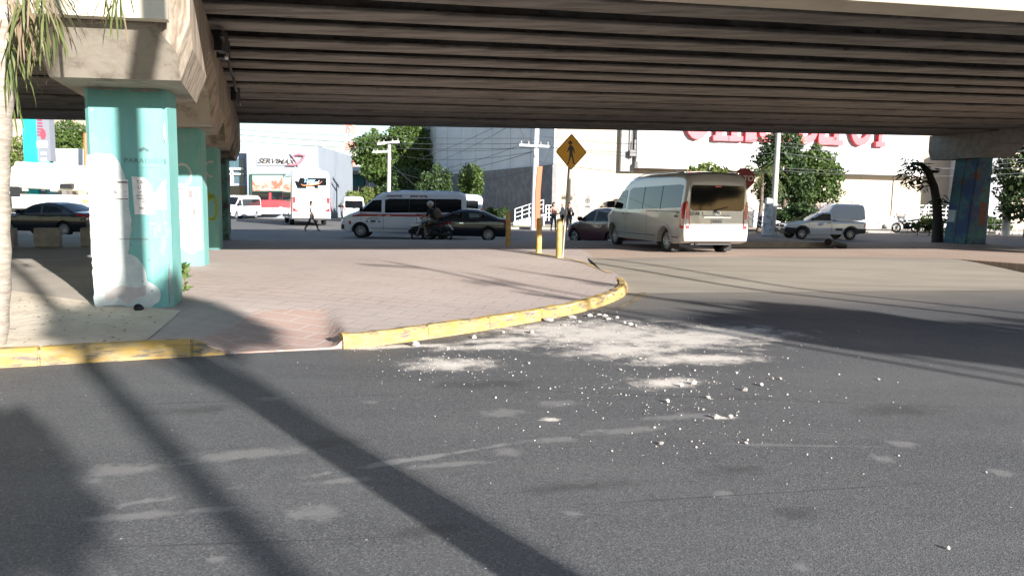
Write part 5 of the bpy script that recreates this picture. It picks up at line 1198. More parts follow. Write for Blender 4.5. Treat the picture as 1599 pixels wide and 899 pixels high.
w2 = person('person in a pink top and dark trousers holding green leaves by the railing', stand_chains(.10, .1, armR=(-1, (.22, 1.08))), dict(skin=M_skin, top=M_cloth_p, sleeve=M_skin, leg=M_cloth_b, shoe=M_cloth_k), (q.x, q.y, .05), R(-60), hair_long(.16))
g = MB(); rn = random.Random(5)
for i in range(30):
    c = Vector((rn.gauss(0, .1), rn.gauss(0, .1), rn.gauss(0, .1))); d = Vector((rn.uniform(-1, 1), rn.uniform(-1, 1), rn.uniform(-1, 1))).normalized()*.09; e = d.orthogonal()*.35; g.add([c-d, c+e, c+d, c-e], [(0, 1, 2, 3)])
o = g.build('leaf_bunch', M_leaf, fixn=False); o.location = (q.x+.25, q.y-.30, 1.17); tag(o, 'bunch of green leaves held by the person in pink', 'leaves')
q = G(877, 360.5, .05)
w3 = person('person in a white shirt half hidden by the crossing sign pole', stand_chains(.06, .06, female=False), dict(skin=M_skin, top=M_cloth_w, sleeve=M_cloth_w, leg=M_cloth_k, shoe=M_cloth_k), (q.x+.05, q.y+.3, .05), R(200))
q = G(888, 361, .05)
w4 = person('person with long dark hair in a black top walking beside the sign pole', stand_chains(.14, .1), dict(skin=M_skin, top=M_cloth_k, sleeve=M_cloth_k, leg=M_cloth_b, shoe=M_cloth_k), (q.x, q.y, .05), R(-80), hair_long(.42))
g = MB(); g.blob((0, 0, .16), (.17, .09, .14), 3, 2, .05); g.tube([(-.12, 0, .28), (-.08, 0, .55), (.02, 0, .62), (.1, 0, .5), (.12, 0, .28)], .012, 6); o = g.build('handbag', mat('grey_bag', (.25, .23, .23), .7), smooth=60); o.location = (q.x+.24, q.y-.08, .93); tag(o, 'grey handbag hanging from the shoulder of the person in black', 'bag')
# rider: seated, leaning forward, hands on the bars, feet on the pegs
pel = (-.12, 0, .90, .135, 'leg'); ch = [[pel, (-.10, 0, 1.06, .13, 'top'), (-.04, 0, 1.24, .145, 'top'), (.0, 0, 1.38, .115, 'top'), (.03, 0, 1.45, .055, 'skin'), (.06, 0, 1.53, .08, 'skin'), (.08, 0, 1.60, .095, 'skin'), (.07, 0, 1.67, .07, 'skin')]]
for sd in (1, -1):
    ch.append([pel, (-.05, sd*.11, .88, .10, 'leg'), (.30, sd*.17, .72, .07, 'leg'), (.06, sd*.17, .34, .05, 'leg'), (.05, sd*.17, .28, .045, 'shoe'), (.20, sd*.18, .25, .038, 'shoe')])
    ch.append([(.0, 0, 1.38, .115, 'top'), (.01, sd*.20, 1.36, .062, 'top'), (.10, sd*.30, 1.13, .048, 'sleeve'), (.30, sd*.33, 1.04, .034, 'skin'), (.335, sd*.33, 1.03, .03, 'skin')])
    for k in range(4): ch.append([(.335, sd*.33, 1.03, .03, 'skin'), (.37, sd*(.30+.022*k), 1.045, .011, 'skin'), (.375, sd*(.30+.022*k), 1.0, .01, 'skin'), (.345, sd*(.30+.022*k), .985, .009, 'skin')])
    ch.append([(.335, sd*.33, 1.03, .03, 'skin'), (.32, sd*.28, 1.01, .011, 'skin'), (.35, sd*.27, .985, .009, 'skin')])
rd = person('person in dark clothes and a pale helmet riding the dark motorcycle', ch, dict(skin=M_skin, top=M_cloth_k, sleeve=M_cloth_k, leg=M_cloth_br, shoe=M_cloth_k), mcr.location, mcr.rotation_euler.z)
g = MB(); g.blob((.06, 0, 1.635), (.145, .13, .14), 1, 3, 0); hm = g.build('helmet', mat('pale_helmet', (.45, .42, .39), .35), rd, smooth=60)
g = MB(); g.grid(lambda a, b: (.06+.150*math.cos((a-.5)*1.9)*math.cos((b-.45)*.8), .134*math.sin((a-.5)*1.9), 1.60+.12*math.sin((b-.45)*.9)), 10, 5); g.build('visor', M_glass, hm, smooth=60)
h_ = Vector((math.cos(mcr.rotation_euler.z), math.sin(mcr.rotation_euler.z), 0))
g = MB(); g.blob((0, 0, .22), (.12, .17, .24), 6, 2, .04); g.blob((-.10, 0, .14), (.05, .12, .12), 7, 2, .04); o = g.build('backpack', mat('tan_backpack', (.16, .125, .085), .85), smooth=60); o.location = mcr.location-h_*.26+Vector((0, 0, 1.02)); o.rotation_euler = (0, 0, mcr.rotation_euler.z); tag(o, 'tan backpack worn by the motorcycle rider', 'backpack')

# ================================================================== BUILDINGS
UZ = Vector((0, 0, 1))
def rel(o, pts): return [Vector(p)-o.location for p in pts]
# cream store with the big white sign band
C0 = Vector((3.53, 62, ZF)); WD = UDIR.normalized(); WN = Vector((WD.y, -WD.x, 0))   # WN points to the street
SD = Vector((-12.9-3.53, 98-62, 0)).normalized(); SN = Vector((-SD.y, SD.x, 0)); SN = SN if SN.x < 0 else -SN
store = empty('store_building', C0, 0, 'cream store building with a white sign band and red lettering', 'building')
g = MB(); g.prism(rel(store, [C0, C0+WD*62, C0+WD*62-WN*30, C0-WN*.01+SD*.05]), UZ*15); g.build('wall', M_cream, store)
def W_(t, z, off=0): p = C0+WD*t+WN*off; p.z = ZF+z; return p-store.location
def t_at(u): # distance along the front wall seen at photo column u
    d = ray(u, 320); a = np.array([[d.x, -WD.x], [d.y, -WD.y]]); b = np.array([C0.x, C0.y]); return float(np.linalg.solve(a, b)[1])
def z_at(u, v, off=0):
    t = t_at(u); p = C0+WD*t+WN*off; d = ray(u, v); return EYE+d.z*(p.y/d.y)-ZF
ta, tb, tc = t_at(985), t_at(1421), t_at(964)
zb_ = z_at(1100, 266); zlip = z_at(1100, 259)
g = MB(); M_band = mat('white_sign_band', (.54, .545, .55), .7, col2=(.50, .505, .51), nscale=.3); g.prism([W_(ta, zb_+.5, .003), W_(tb, zb_+.5, .003), W_(tb, 15.3, .003), W_(ta, 15.3, .003)], WN*1.0); sb_ = g.build('sign_band', M_band, store)
g = MB(); g.prism([W_(ta, zb_, .003), W_(tb, zb_, .003), W_(tb, zb_+.49, .003), W_(ta, zb_+.49, .003)], WN*1.35); g.build('sign_ledge', M_white, store)
g = MB(); g.prism([W_(tc, zb_-.3, .003), W_(ta-.02, zb_-.3, .003), W_(ta-.02, 15.2, .003), W_(tc, 15.2, .003)], WN*.5); g.build('side_strip', M_conc_grey, store)
g = MB(); g.box(W_((tc+ta)/2+.3, zb_+1.2, .8), (.5, .5, .5)); g.box(W_((tc+ta)/2+.5, zb_+1.9, .8), (.15, .3, .8)); g.tube([W_(ta-.4, zb_+.8, .8), W_(ta-.4, 14, .8)], .05, 6); g.build('conduit', M_ink_soft, store)
for u in (1302, 1393): g = MB(); tt = t_at(u); g.prism([W_(tt-.08, .3, .003), W_(tt+.08, .3, .003), W_(tt+.08, zb_-.02, .003), W_(tt-.08, zb_-.02, .003)], WN*.12); g.build('pilaster', mat('cream_pilaster%d' % u, (.55, .47, .38), .8), store)  # pilasters in a cream tone of their own, paler than the wall
# big slab-serif letters, their feet just visible below the bridge
zl = z_at(1345, 229, 1.0)
lets = [('O', 1054, 1093), ('f', 1096, 1121), ('f', 1120, 1143), ('i', 1145, 1164), ('c', 1166, 1190), ('e', 1191, 1218), ('D', 1227, 1258), ('E', 1257, 1285), ('P', 1280, 1306), ('O', 1305, 1339), ('T', 1340, 1363)]
for i, (ch_, u0, u1_) in enumerate(lets):
    t0, t1 = t_at(u0), t_at(u1_); big = 4.4 if ch_ in 'ODEPT' else 3.6
    zb2 = zl - .0
    txt = text_mesh('letter', ch_, 1.0, M_red, None, None, ext=.06, align='LEFT', bold=.03)
    co = np.array([v.co for v in txt.data.vertices]); mn, mx = co.min(0), co.max(0)
    hgt = 3.3 if ch_ in 'ODEPTf' else (2.3 if ch_ in 'ce' else 3.3)
    Mx = Matrix.Diagonal(((t1-t0)*.96/(mx[0]-mn[0]), hgt/(mx[1]-mn[1]), 3.5, 1)) @ Matrix.Translation((-mn[0], -mn[1], 0))
    txt.data.transform(face_M(W_(t0, zb2, 1.24), WD, UZ) @ Mx); txt.parent = store; txt.data.materials[0] = M_red
    if ch_ in 'ffiEPTD':
        w = t1-t0; g = MB(); wd_ = w*.92 if ch_ in 'fi' else (w*.6 if ch_ in 'PT' else w*.5)
        c_ = (t0+t1)/2 if ch_ in 'fiT' else t0+w*.25
        g.prism([W_(c_-wd_/2, zb2-.02, 1.03), W_(c_+wd_/2, zb2-.02, 1.03), W_(c_+wd_/2, zb2+.42, 1.03), W_(c_-wd_/2, zb2+.42, 1.03)], WN*.43); g.build('letter_foot', M_red, txt)
g = MB(); g.box(W_(t_at(1243), z_at(1243, 248, 1), 1.2), (1.2, .25, .35)); g.box(W_(t_at(1235), z_at(1235, 221, 1), 1.3), (.5, .3, .4)); g.build('wall_lamp', M_conc_grey, store)
for k in range(9):
    tt = 3+6.5*k; g = MB(); g.prism([W_(tt-.02, .3, .003), W_(tt+.02, .3, .003), W_(tt+.02, zb_-.05, .003), W_(tt-.02, zb_-.05, .003)], WN*.012); g.build('wall_joint', M_conc_grey, store)
for k in range(6):
    tt = ta+1+(tb-ta-2)*k/5; g = MB(); g.prism([W_(tt-.015, zb_+.6, 1.004), W_(tt+.015, zb_+.6, 1.004), W_(tt+.015, 15.2, 1.004), W_(tt-.015, 15.2, 1.004)], WN*.01); g.build('band_joint', M_conc_grey, store)
# white upper and stone lower side wall receding from the corner
hall = empty('hall_building', C0, 0, 'white windowless hall with a dark stone base behind the utility pole', 'building')
e = C0+SD*39.5; zt_s = 5.1
g = MB(); a_ = C0+SN*.0; g.prism(rel(hall, [C0+SN*.02, e+SN*.02, e-SN*20, C0-SN*20+SD*14]), UZ*.01) if False else None
g.prism(rel(hall, [C0+SN*.25+UZ*zt_s, e+SN*.25+UZ*zt_s, e+SN*.25+UZ*12.2, C0+SN*.25+UZ*12.2]), -SN*.2); g.build('upper_wall', M_wallw, hall)
g = MB(); g.prism(rel(hall, [C0+SN*.35, e+SN*.35, e+SN*.35+UZ*(zt_s-.01), C0+SN*.35+UZ*(zt_s-.01)]), -SN*.3); g.build('stone_base', M_stone, hall)
g = MB(); g.prism(rel(hall, [e+SN*.25, e-SN*14, e-SN*14+UZ*12.2, e+SN*.25+UZ*12.2]), SD*.3); g.build('end_wall', M_wallw, hall)
for k in range(1, 9): g = MB(); q = C0+SD*39.5*k/9; g.prism([p-hall.location for p in (q+SN*.252+UZ*(zt_s+.02), q+SD*.06+SN*.252+UZ*(zt_s+.02), q+SD*.06+SN*.252+UZ*12.1, q+SN*.252+UZ*12.1)], SN*.01); g.build('wall_joint', M_conc_grey, hall)
g = MB(); q = e*.18+C0*.82; g.box(q-hall.location+SN*.5+UZ*9.2, (.4, .4, .4)); g.build('wall_lamp', M_trim, hall)
# dark glazed office at the left pier, grey shop with red counter
def boxb(name, u0, u1_, v0, y, depth, label, m, cat='building', v1=None):
    p0, p1 = D(u0, v0, y), D(u1_, v0, y); o = empty(name, (p0.x, y, ZF), 0, label, cat); g = MB(); w = p1.x-p0.x
    g.prism([(0, 0, 0), (w, 0, 0), (w, 0, p0.z-ZF), (0, 0, p0.z-ZF)], (0, depth, 0)); g.build('wall', m, o); return o, w, p0.z-ZF
M_bluegrey = mat('blue_grey_wall', (.27, .31, .38), .7)
of, w, h_ = boxb('office_building', 296, 384, 238, 78, 14, 'dark glazed office building beside the left pier', M_bluegrey)
kk = 78/FPX
def fpx(o, w0u, y, u, v): p = D(u, v, y); return Vector((p.x-o.location.x, -.02, p.z-ZF))
def fbox(o, u0, v0, u1_, v1, y, name, m, th=.05, off=0.0, par=None):
    a, b, c, d = (fpx(o, 0, y, *q) for q in ((u0, v1), (u1_, v1), (u1_, v0), (u0, v0)))
    g = MB(); g.prism([p+Vector((0, -off, 0)) for p in (a, b, c, d)], (0, -th, 0)); return g.build(name, m, par or o)
for i, (u0, u1_) in enumerate(((330, 352), (354, 366), (367, 381))): fbox(of, u0, 248, u1_, 262, 78, 'window', M_glass_b); fbox(of, u0, 266, u1_, 286, 78, 'window', M_glass_b)
fbox(of, 330, 262.5, 383, 265.5, 78, 'white_band', M_white, .5); fbox(of, 330, 271, 383, 273, 78, 'white_rail', M_white, .4); fbox(of, 362, 262, 365, 290, 78, 'white_post', M_white, .4); fbox(of, 330, 290, 383, 308, 78, 'shopfront', M_glass, .05)
M_greywall = mat('pale_grey_wall', (.27, .305, .35), .8, col2=(.245, .275, .32), nscale=.3)
sv_, w, h_ = boxb('shop_building', 384.5, 497, 226, 76, 16, 'pale grey shop building with dark lettering and a red counter', M_greywall)
fbox(sv_, 391, 272, 447, 313, 76, 'shopfront_frame', mat('dark_green_frame', (.03, .07, .055), .5), .2)
fbox(sv_, 396, 274, 443, 298, 76, 'window_poster', mat('poster_print', (.60, .42, .34), .6, col2=(.30, .55, .42), nscale=.6, nlo=.4, nhi=.55, col3=(.62, .12, .08), n3=.8, n3lo=.5, n3hi=.58), .06, .25)
fbox(sv_, 396, 300, 443, 312, 76, 'shop_window', M_glass, .06, .25)
fbox(sv_, 422, 301, 425.5, 312, 76, 'red_banner', M_redp, .05, .34)
fbox(sv_, 384, 312.5, 442, 323, 76, 'red_counter', M_redp, 1.2); fbox(sv_, 384, 323.2, 442, 334, 76, 'white_plinth', M_white, 1.0)
fbox(sv_, 403, 248.5, 462, 258, 76, 'sign_board', M_white, .15)
a = fpx(sv_, 0, 76, 432, 252.6); text_mesh('shop_lettering', 'SERVIMAX', .66, M_ink, sv_, face_M(a+Vector((0, -.22, 0)), (1, 0, -.02), (0, 0, 1)), ext=.04, shear=.35, sx=1.22, bold=.02)
M_pink = mat('pink_red_letter', (.62, .20, .24), .5); g = MB()
a = fpx(sv_, 0, 76, 462, 250); g.tube([a+Vector(p) for p in ((-.9, -.3, -.55), (0, -.3, -.5), (.7, -.3, -.05), (1.0, -.3, .45), (.4, -.3, .55), (-.3, -.3, .40))], [.05, .12, .10, .10, .12, .04], 6); g.tube([a+Vector(p) for p in ((-.4, -.3, .7), (-.05, -.3, .1), (.4, -.3, -.6))], [.04, .12, .05], 6); g.build('swoosh_emblem', M_pink, sv_, smooth=60)
tg, w, h_ = boxb('glass_pavilion', 516, 571, 268, 96, 14, 'low building with teal glazing and a pale overhanging roof behind the coach', M_greywall)
for u0, u1_ in ((517, 526), (527, 538), (541, 550), (551, 560), (561, 569)): fbox(tg, u0, 269, u1_, 291, 96, 'window', M_glass_t, .1)
for u in (539.5, 569.5): fbox(tg, u-.7, 268, u+.7, 300, 96, 'mullion', M_trim, .2)
fbox(tg, 516, 291.5, 570, 297, 96, 'blue_band', M_greywall, .4)
g = MB(); a, b = fpx(tg, 0, 96, 508, 268), fpx(tg, 0, 96, 572, 268); c = fpx(tg, 0, 96, 560, 257); d = fpx(tg, 0, 96, 515, 257); g.prism([a+Vector((0, -2, 0)), b+Vector((0, -2, 0)), c+Vector((0, 5, 0)), d+Vector((0, 5, 0))], (0, .3, -.45)); g.build('roof', mat('pale_roof', (.66, .62, .56), .8), tg)
boxb('far_left_building', -60, 53, 168, 92, 12, 'cream building filling the gap at the far left under the bridge', M_cream)
rb_, w, h_ = boxb('side_building', 1533, 1572, 220, 66, 12, 'grey building right of the mural column', mat('pale_lilac_wall', (.42, .42, .46), .8))
for z_ in range(6): pass
wl = empty('white_boundary_wall', D(566, 331, 70), 0, 'low white boundary wall with dark gate gaps below the bushes', 'wall'); wl.location.z = ZF
g = MB(); g.box((1.6, 0, .7), (4.6, .2, 1.4)); g.build('wall', M_white, wl)
for x in (.0, 1.1, 2.6): g = MB(); g.box((x, -.11, .6), (.35, .04, .9)); g.build('gate_gap', M_trim, wl)
# white hoarding far left and the price totem
p0 = D(88, 331, 52); o = empty('white_hoarding', (p0.x, 52, ZF), 0, 'large blank white hoarding above the pump truck', 'hoarding'); hz = D(88, 232, 52).z-ZF; lz = D(88, 274, 52).z-ZF; w = D(150, 270, 52).x-p0.x
g = MB(); g.prism([(0, 0, lz-1), (w, 0, lz-1), (w, 0, hz), (0, 0, hz)], (0, .3, 0)); g.build('panel', M_white, o); g = MB(); g.box((.6, .15, lz/2-.5), (.3, .28, lz-1)); g.box((w-.6, .15, lz/2-.5), (.3, .28, lz-1)); g.build('leg', M_steel, o)
M_cyan = mat('totem_cyan', (.02, .50, .46), .4, coat=.3); M_tgrey = mat('totem_grey', (.20, .21, .24), .5)
ty = 44.0; tp = D(53, 330, ty); to = empty('price_totem', (tp.x, ty, ZF), 0, 'tall cyan and grey fuel price totem beyond the black saloon', 'sign')
def tb_(u0, v0, u1_, v1, name, m, th=.1, off=0, par=None):
    a, b = D(u0, v1, ty), D(u1_, v0, ty); g = MB(); x0, x1 = a.x-tp.x, b.x-tp.x; z0, z1 = max(0, a.z-ZF), b.z-ZF
    g.prism([(x0, -off, z0), (x1, -off, z0), (x1, -off, z1), (x0, -off, z1)], (0, -th, 0)); return g.build(name, m, par or to)
tb_(52, 175, 84, 252, 'upper_body', M_tgrey, .5); tb_(53, 252.2, 84, 352, 'lower_body', mat('totem_pale_teal', (.20, .52, .47), .5), .5); tb_(54, 175, 64, 352, 'cyan_stripe', M_cyan, .12, .502)
M_burg = mat('burgundy', (.30, .06, .12), .5)
for k in range(6): tb_(67, 188+k*4.6, 74+k*.5, 190.2+k*4.6, 'eagle_stripe', M_burg, .03, .502)
g = MB(); a = D(76, 211, ty); g.prism([(a.x-tp.x+.16*math.cos(t), -.505, a.z-ZF+.30*math.sin(t)) for t in np.linspace(0, 6.28, 15)[:-1]], (0, -.03, 0)); g.build('red_drop', mat('totem_red', (.45, .06, .09), .5), to)
tb_(67, 222, 82, 231.5, 'white_panel', M_white, .03, .502)
for v in (239, 248): tb_(73, v, 81, v+4, 'white_word', M_white, .03, .502)
for v, cc in ((266, M_conc_grey), (279, M_burg), (292, M_ink_soft)): tb_(72, v, 81, v+10, 'price_panel', cc, .03, .502); tb_(73.5, v+3, 79.5, v+7, 'price_figures', M_white, .02, .535)
tb_(73, 311, 81, 314, 'white_word', M_white, .03, .502)
# telecom mast
mt = empty('telecom_mast', D(547, 300, 170), 0, 'distant red and white lattice telecom mast in the sky', 'mast'); mt.location.z = 0
zt_ = D(547, 170, 170).z
for k in range(12):
    z0, z1 = zt_*k/12, zt_*(k+1)/12; g = MB()
    for x, y in ((-1, -1), (1, -1), (1, 1), (-1, 1)): g.bar((x*.9, y*.9, z0), (x*.9, y*.9, z1), .22, .22)
    for x in (-1, 1): g.bar((-.9, x*.9, z0), (.9, x*.9, z1), .14, .14); g.bar((.9, x*.9, z0), (-.9, x*.9, z1), .14, .14); g.bar((-.9, x*.9, z1), (.9, x*.9, z1), .14, .14)
    g.build('lattice_section', mat('mast_%d' % k, (.75, .22, .18) if k % 2 else (.8, .8, .8), .6), mt)

# ================================================================== STAIRS AND RAILINGS
def railing(a, b, h, label, nb=6, rails=(1.0, .66, .33), m=M_white, r=.03, cat='railing', group=None):
    a, b = Vector(a), Vector(b); o = empty('railing', a, 0, label, cat, group); d = b-a
    for i in range(nb+1):
        p = d*i/nb; g = MB(); g.tube([p, p+UZ*h], r*1.2, 6); g.build('post', m, o)
    for f in rails: g = MB(); g.tube([UZ*h*f, d+UZ*h*f], r, 6); g.build('rail', m, o)
    return o
p0, p1 = D(804, 346, 56), D(848, 343, 56); railing(p0, p1+UZ*.55, .95, 'white tube railing climbing beside the dark stone wall', 4)
p0, p1 = D(852, 345, 57), D(872, 345, 57); railing(p0, p1, 1.2, 'white barred railing panel behind the person in pink', 4, (1.0, .75, .5, .25))
g = MB(); a, b = D(802, 360, 57), D(850, 360, 57); g.prism([(a.x, 57, 0), (b.x, 57, 0), (b.x, 57, .95), (a.x, 57, .35)], (0, 2.5, 0)); tag(g.build('ramp_wall', M_wallw), 'white sloping ramp wall below the white tube railing', 'wall')
tz = 1.35
ter = empty('terrace', C0+WD*21+WN*3.0, 0, 'white raised terrace with steps in front of the cream store', 'terrace'); o_ = ter.location
def T_(t, off, z): return C0+WD*t+WN*off+UZ*(z-ZF) - o_
t0, t1, t2, t3 = t_at(1150), t_at(1345), t_at(1378), t_at(1530)
g = MB(); g.prism([T_(t0, .02, .05), T_(t1, .02, .05), T_(t1, 3, .05), T_(t0, 3, .05)], UZ*tz); g.prism([T_(t2, .02, .05), T_(t3, .02, .05), T_(t3, 3, .05), T_(t2, 3, .05)], UZ*(tz-.25)); g.build('wall', M_white, ter)
for k in range(7): g = MB(); g.prism([T_(t1+.01, .03, .05), T_(t2-.01, .03, .05), T_(t2-.01, 3.0-.3*k+.6, .05), T_(t1+.01, 3.0-.3*k+.6, .05)], UZ*(tz/7*(k+1)-.004*k)); g.build('step', M_conc_grey, ter)
for (ta_, za), (tb2, zb3), lab, nb in (((t0, tz), (t1, tz), 'white terrace railing behind the small pickup', 12), ((t2, tz-.2), (t3, tz-.2), 'white terrace railing right of the steps', 10)):
    railing(T_(ta_, 2.9, za)+o_, T_(tb2, 2.9, zb3)+o_, 1.0, lab, nb)
railing(T_(t1-.1, 3.7, .1)+o_, T_(t1-.9, 2.0, tz)+o_+WD*-.6, .95, 'sloping white handrail on the left of the terrace steps', 2, (1.0, .5))
railing(T_(t2+.1, 3.9, .1)+o_, T_(t2+2.2, 3.2, tz)+o_, .95, 'sloping white handrail on the right of the terrace steps', 3, (1.0, .5))
p0, p1 = G(1180, 368, ZF), D(1201, 322, 47); railing(Vector((16.2, 47.5, 0)), Vector((14.6, 50, 1.6)), .95, 'white stair rail below the trees right of the beige minibus', 3, (1.0, .6, .3))
p0, p1 = D(1540, 366, 56), D(1572, 366, 56); railing((p0.x, 56, 0), (p1.x+6, 57, 0), 1.25, 'white barred fence right of the mural column', 12, (1.0, .55, .1))

# ================================================================== POLES AND SIGNS
def upole(ub, vb_, ut, vt, y, r0, r1, label, m=M_wood, arms=(), cat='utility pole', zb=None):
    b, t = D(ub, vb_, y), D(ut, vt, y); b.z = ZF if zb is None else zb; t.y = y
    o = empty('utility_pole', b, 0, label, cat); g = MB(); g.tube([Vector((0, 0, -.1)), (t-b)*.5, t-b], [r0, (r0+r1)/2, r1], 10); g.build('shaft', m, o, smooth=50)
    for u0, v0, u1_, v1, w in arms:
        a_, c_ = D(u0, v0, y)-b, D(u1_, v1, y)-b; g = MB(); g.bar(a_+Vector((0, -r0-.05, 0)), c_+Vector((0, -r0-.05, 0)), w, w); ar = g.build('crossarm', M_white, o)
        for f in (.06, .3, .7, .94): p = a_+(c_-a_)*f+Vector((0, -r0-.05, w/2)); g = MB(); g.lathe([(0, 0), (.06, .02), (.05, .12), (.08, .14), (.03, .22), (0, .22)], Matrix.Translation(p), 8); g.build('insulator', M_conc_grey, ar)
    return o, b
pa, pab = upole(833, 358, 840.5, 120, 51, .22, .16, 'white utility pole with an orange wrap in front of the stone wall', M_wallw, [(811, 227, 858, 229.5, .14)])
g = MB(); a_, b_ = D(836, 357, 51)-pab, D(842, 260, 51)-pab
g.prism([a_+Vector((-.02, -.26, 0)), a_+Vector((.30, -.26, 0)), (a_+b_)/2+Vector((.20, -.26, .4)), b_+Vector((.22, -.24, 0)), b_+Vector((-.12, -.24, 0)), (a_+b_)/2+Vector((-.13, -.26, .4))], (0, .5, 0)); g.build('orange_wrap', M_orange, pa)
pb2, pbb = upole(606.5, 330, 608, 224, 74, .22, .17, 'grey utility pole with a long crossarm in front of the big tree', M_wood, [(590, 225, 624, 222, .22), (583, 238, 607, 237, .16)])
pc, pcb = upole(1206, 366, 1220.5, 120, 47, .19, .14, 'tall grey utility pole rising in front of the right trees', M_wood, [(1205, 160, 1232, 160, .15)])
pd, pdb = upole(498, 330, 499.5, 216, 88, .2, .15, 'thin pale pole above the coach roof', M_wood, [(490, 232, 508, 231, .14)])
pe, peb = upole(1570, 366, 1574, 120, 54, .24, .17, 'utility pole with whitewashed base right of the mural column', M_wood)
g = MB(); g.tube([(0, 0, 0), (0, 0, 2.2)], .27, 10); g.build('whitewash', M_white, pe, smooth=50)
b_ = D(1204, 363, 46.2); o = empty('whitewashed_stump', (b_.x-.2, 46.2, ZF), 0, 'whitewashed concrete stump beside the tall grey pole', 'stump'); g = MB(); g.prism([(-.30, 0, 0), (.30, 0, 0), (.22, 0, 2.3), (-.16, 0, 2.4)], (0, .4, 0)); s_ = g.build('block', M_conc_grey, o); s_.data.materials[0] = mat('flaking_whitewash', (.60, .60, .60), .85, col2=(.25, .24, .23), nscale=3, nlo=.5, nhi=.58); bv = s_.modifiers.new('bevel', 'BEVEL'); bv.width = .05
# no-parking sign on the far pavement, leaning bare pole
b_ = D(914, 360, 53); o = empty('parking_sign', (b_.x, 53, .05), 0, 'small white parking sign with black ring left of the maroon hatchback', 'road sign'); g = MB(); tpv = D(917, 300, 53)-Vector((b_.x, 53, .05)); g.tube([(0, 0, 0), tpv], .04, 8); g.build('pole', M_steel, o)
c_ = D(917.5, 317, 53)-o.location; g = MB(); g.box(c_+Vector((0, -.06, 0)), (.42, .02, 1.02)); pl = g.build('plate', M_conc_grey, o)
g = MB(); g.tube([c_+Vector((.13*math.cos(t), -.08, .15+.14*math.sin(t))) for t in np.linspace(0, 6.28, 17)], .02, 5, False); g.box(c_+Vector((0, -.08, -.25)), (.3, .01, .08)); g.build('ring', M_ink, pl)
text_mesh('sign_letter', 'E', .2, M_ink, pl, face_M(c_+Vector((0, -.075, .15)), (1, 0, 0), (0, 0, 1)), ext=.004, bold=.01)
g = MB(); a_, b_ = D(895, 288, 55), D(905, 345, 55); g.tube([b_-a_*0, a_], [.06, .05], 8); o = g.build('leaning_pole', M_steel); tag(o, 'thin grey pole leaning in front of the cream store wall', 'pole')
b_ = D(1162, 279, 27); o = empty('stop_sign', (b_.x, 27, ZF+.1), 0, 'red octagonal stop sign showing past the beige minibus roof', 'road sign'); hz = b_.z-ZF-.1
g = MB(); g.tube([(0, .03, 0), (0, .03, hz+.2)], .03, 8); g.build('pole', M_steel, o)
M_signred = mat('stop_red', (.30, .035, .045), .5)
g = MB(); g.prism([(.40*math.cos(R(22.5+45*k)), 0, hz+.40*math.sin(R(22.5+45*k))) for k in range(8)], (0, .012, 0)); pl = g.build('plate', M_signred, o)
text_mesh('sign_word', 'ALTO', .27, M_white, pl, face_M((0.0, -.006, hz), (1, 0, 0), (0, 0, 1)), ext=.002, bold=.008)
# orange marker posts by the pump truck
for u, lab in ((134, 'thin orange marker pole in front of the white hoarding'),): a_, b_ = D(u, 275, 50), D(u, 208, 50); g = MB(); g.tube([a_, b_], .14, 8); o = g.build('marker_pole', M_orange); tag(o, lab, 'pole')

# overhead wires
def wire(u0, v0, y0, u1_, v1, y1, sag=.6, r=.018):
    a, b = D(u0, v0, y0), D(u1_, v1, y1); n = 14
    g = MB(); g.tube([a+(b-a)*(i/n)-UZ*sag*4*(i/n)*(1-i/n) for i in range(n+1)], r, 5); o = g.build('overhead_wire', M_wire); tag(o, 'thin dark overhead wire strung across the background', 'wire', 'overhead wires'); return o
for args in [(330, 206, 66, 834, 224, 51, .4, .022), (330, 216, 66, 838, 231, 51, .4, .02), (330, 199, 66, 830, 216, 51, .3, .016), (607, 224, 73, 833, 229, 51, .5), (607, 240, 73, 838, 236, 51, .6), (607, 262, 73, 838, 262, 51, 1.2),
             (841, 212, 51, 1216, 215, 47, .5), (841, 226, 51, 1218, 238, 47, .6), (841, 229, 51, 1219, 229, 47, .4), (841, 252, 51, 1214, 268, 47, .5), (841, 234, 51, 660, 272, 60, .3, .02), (841, 214, 51, 700, 262, 60, .2, .016), (790, 200, 50, 690, 250, 62, .1, .016), (770, 200, 50, 660, 246, 62, .1, .016),
             (1218, 222, 47, 1600, 236, 50, .4), (1218, 238, 47, 1600, 262, 50, .4), (1218, 262, 47, 1600, 252, 50, .4), (1218, 266, 47, 1600, 270, 50, .3), (1218, 228, 47, 1600, 248, 50, .3), (607, 252, 73, 700, 330, 70, .2, .015), (497, 234, 88, 607, 224, 73, .3), (0, 196, 60, 330, 199, 66, .2),
             (812, 200, 51, 838, 250, 50.8, 0, .018), (846, 262, 50.8, 880, 190, 50, 0, .018)]:
    wire(*args)

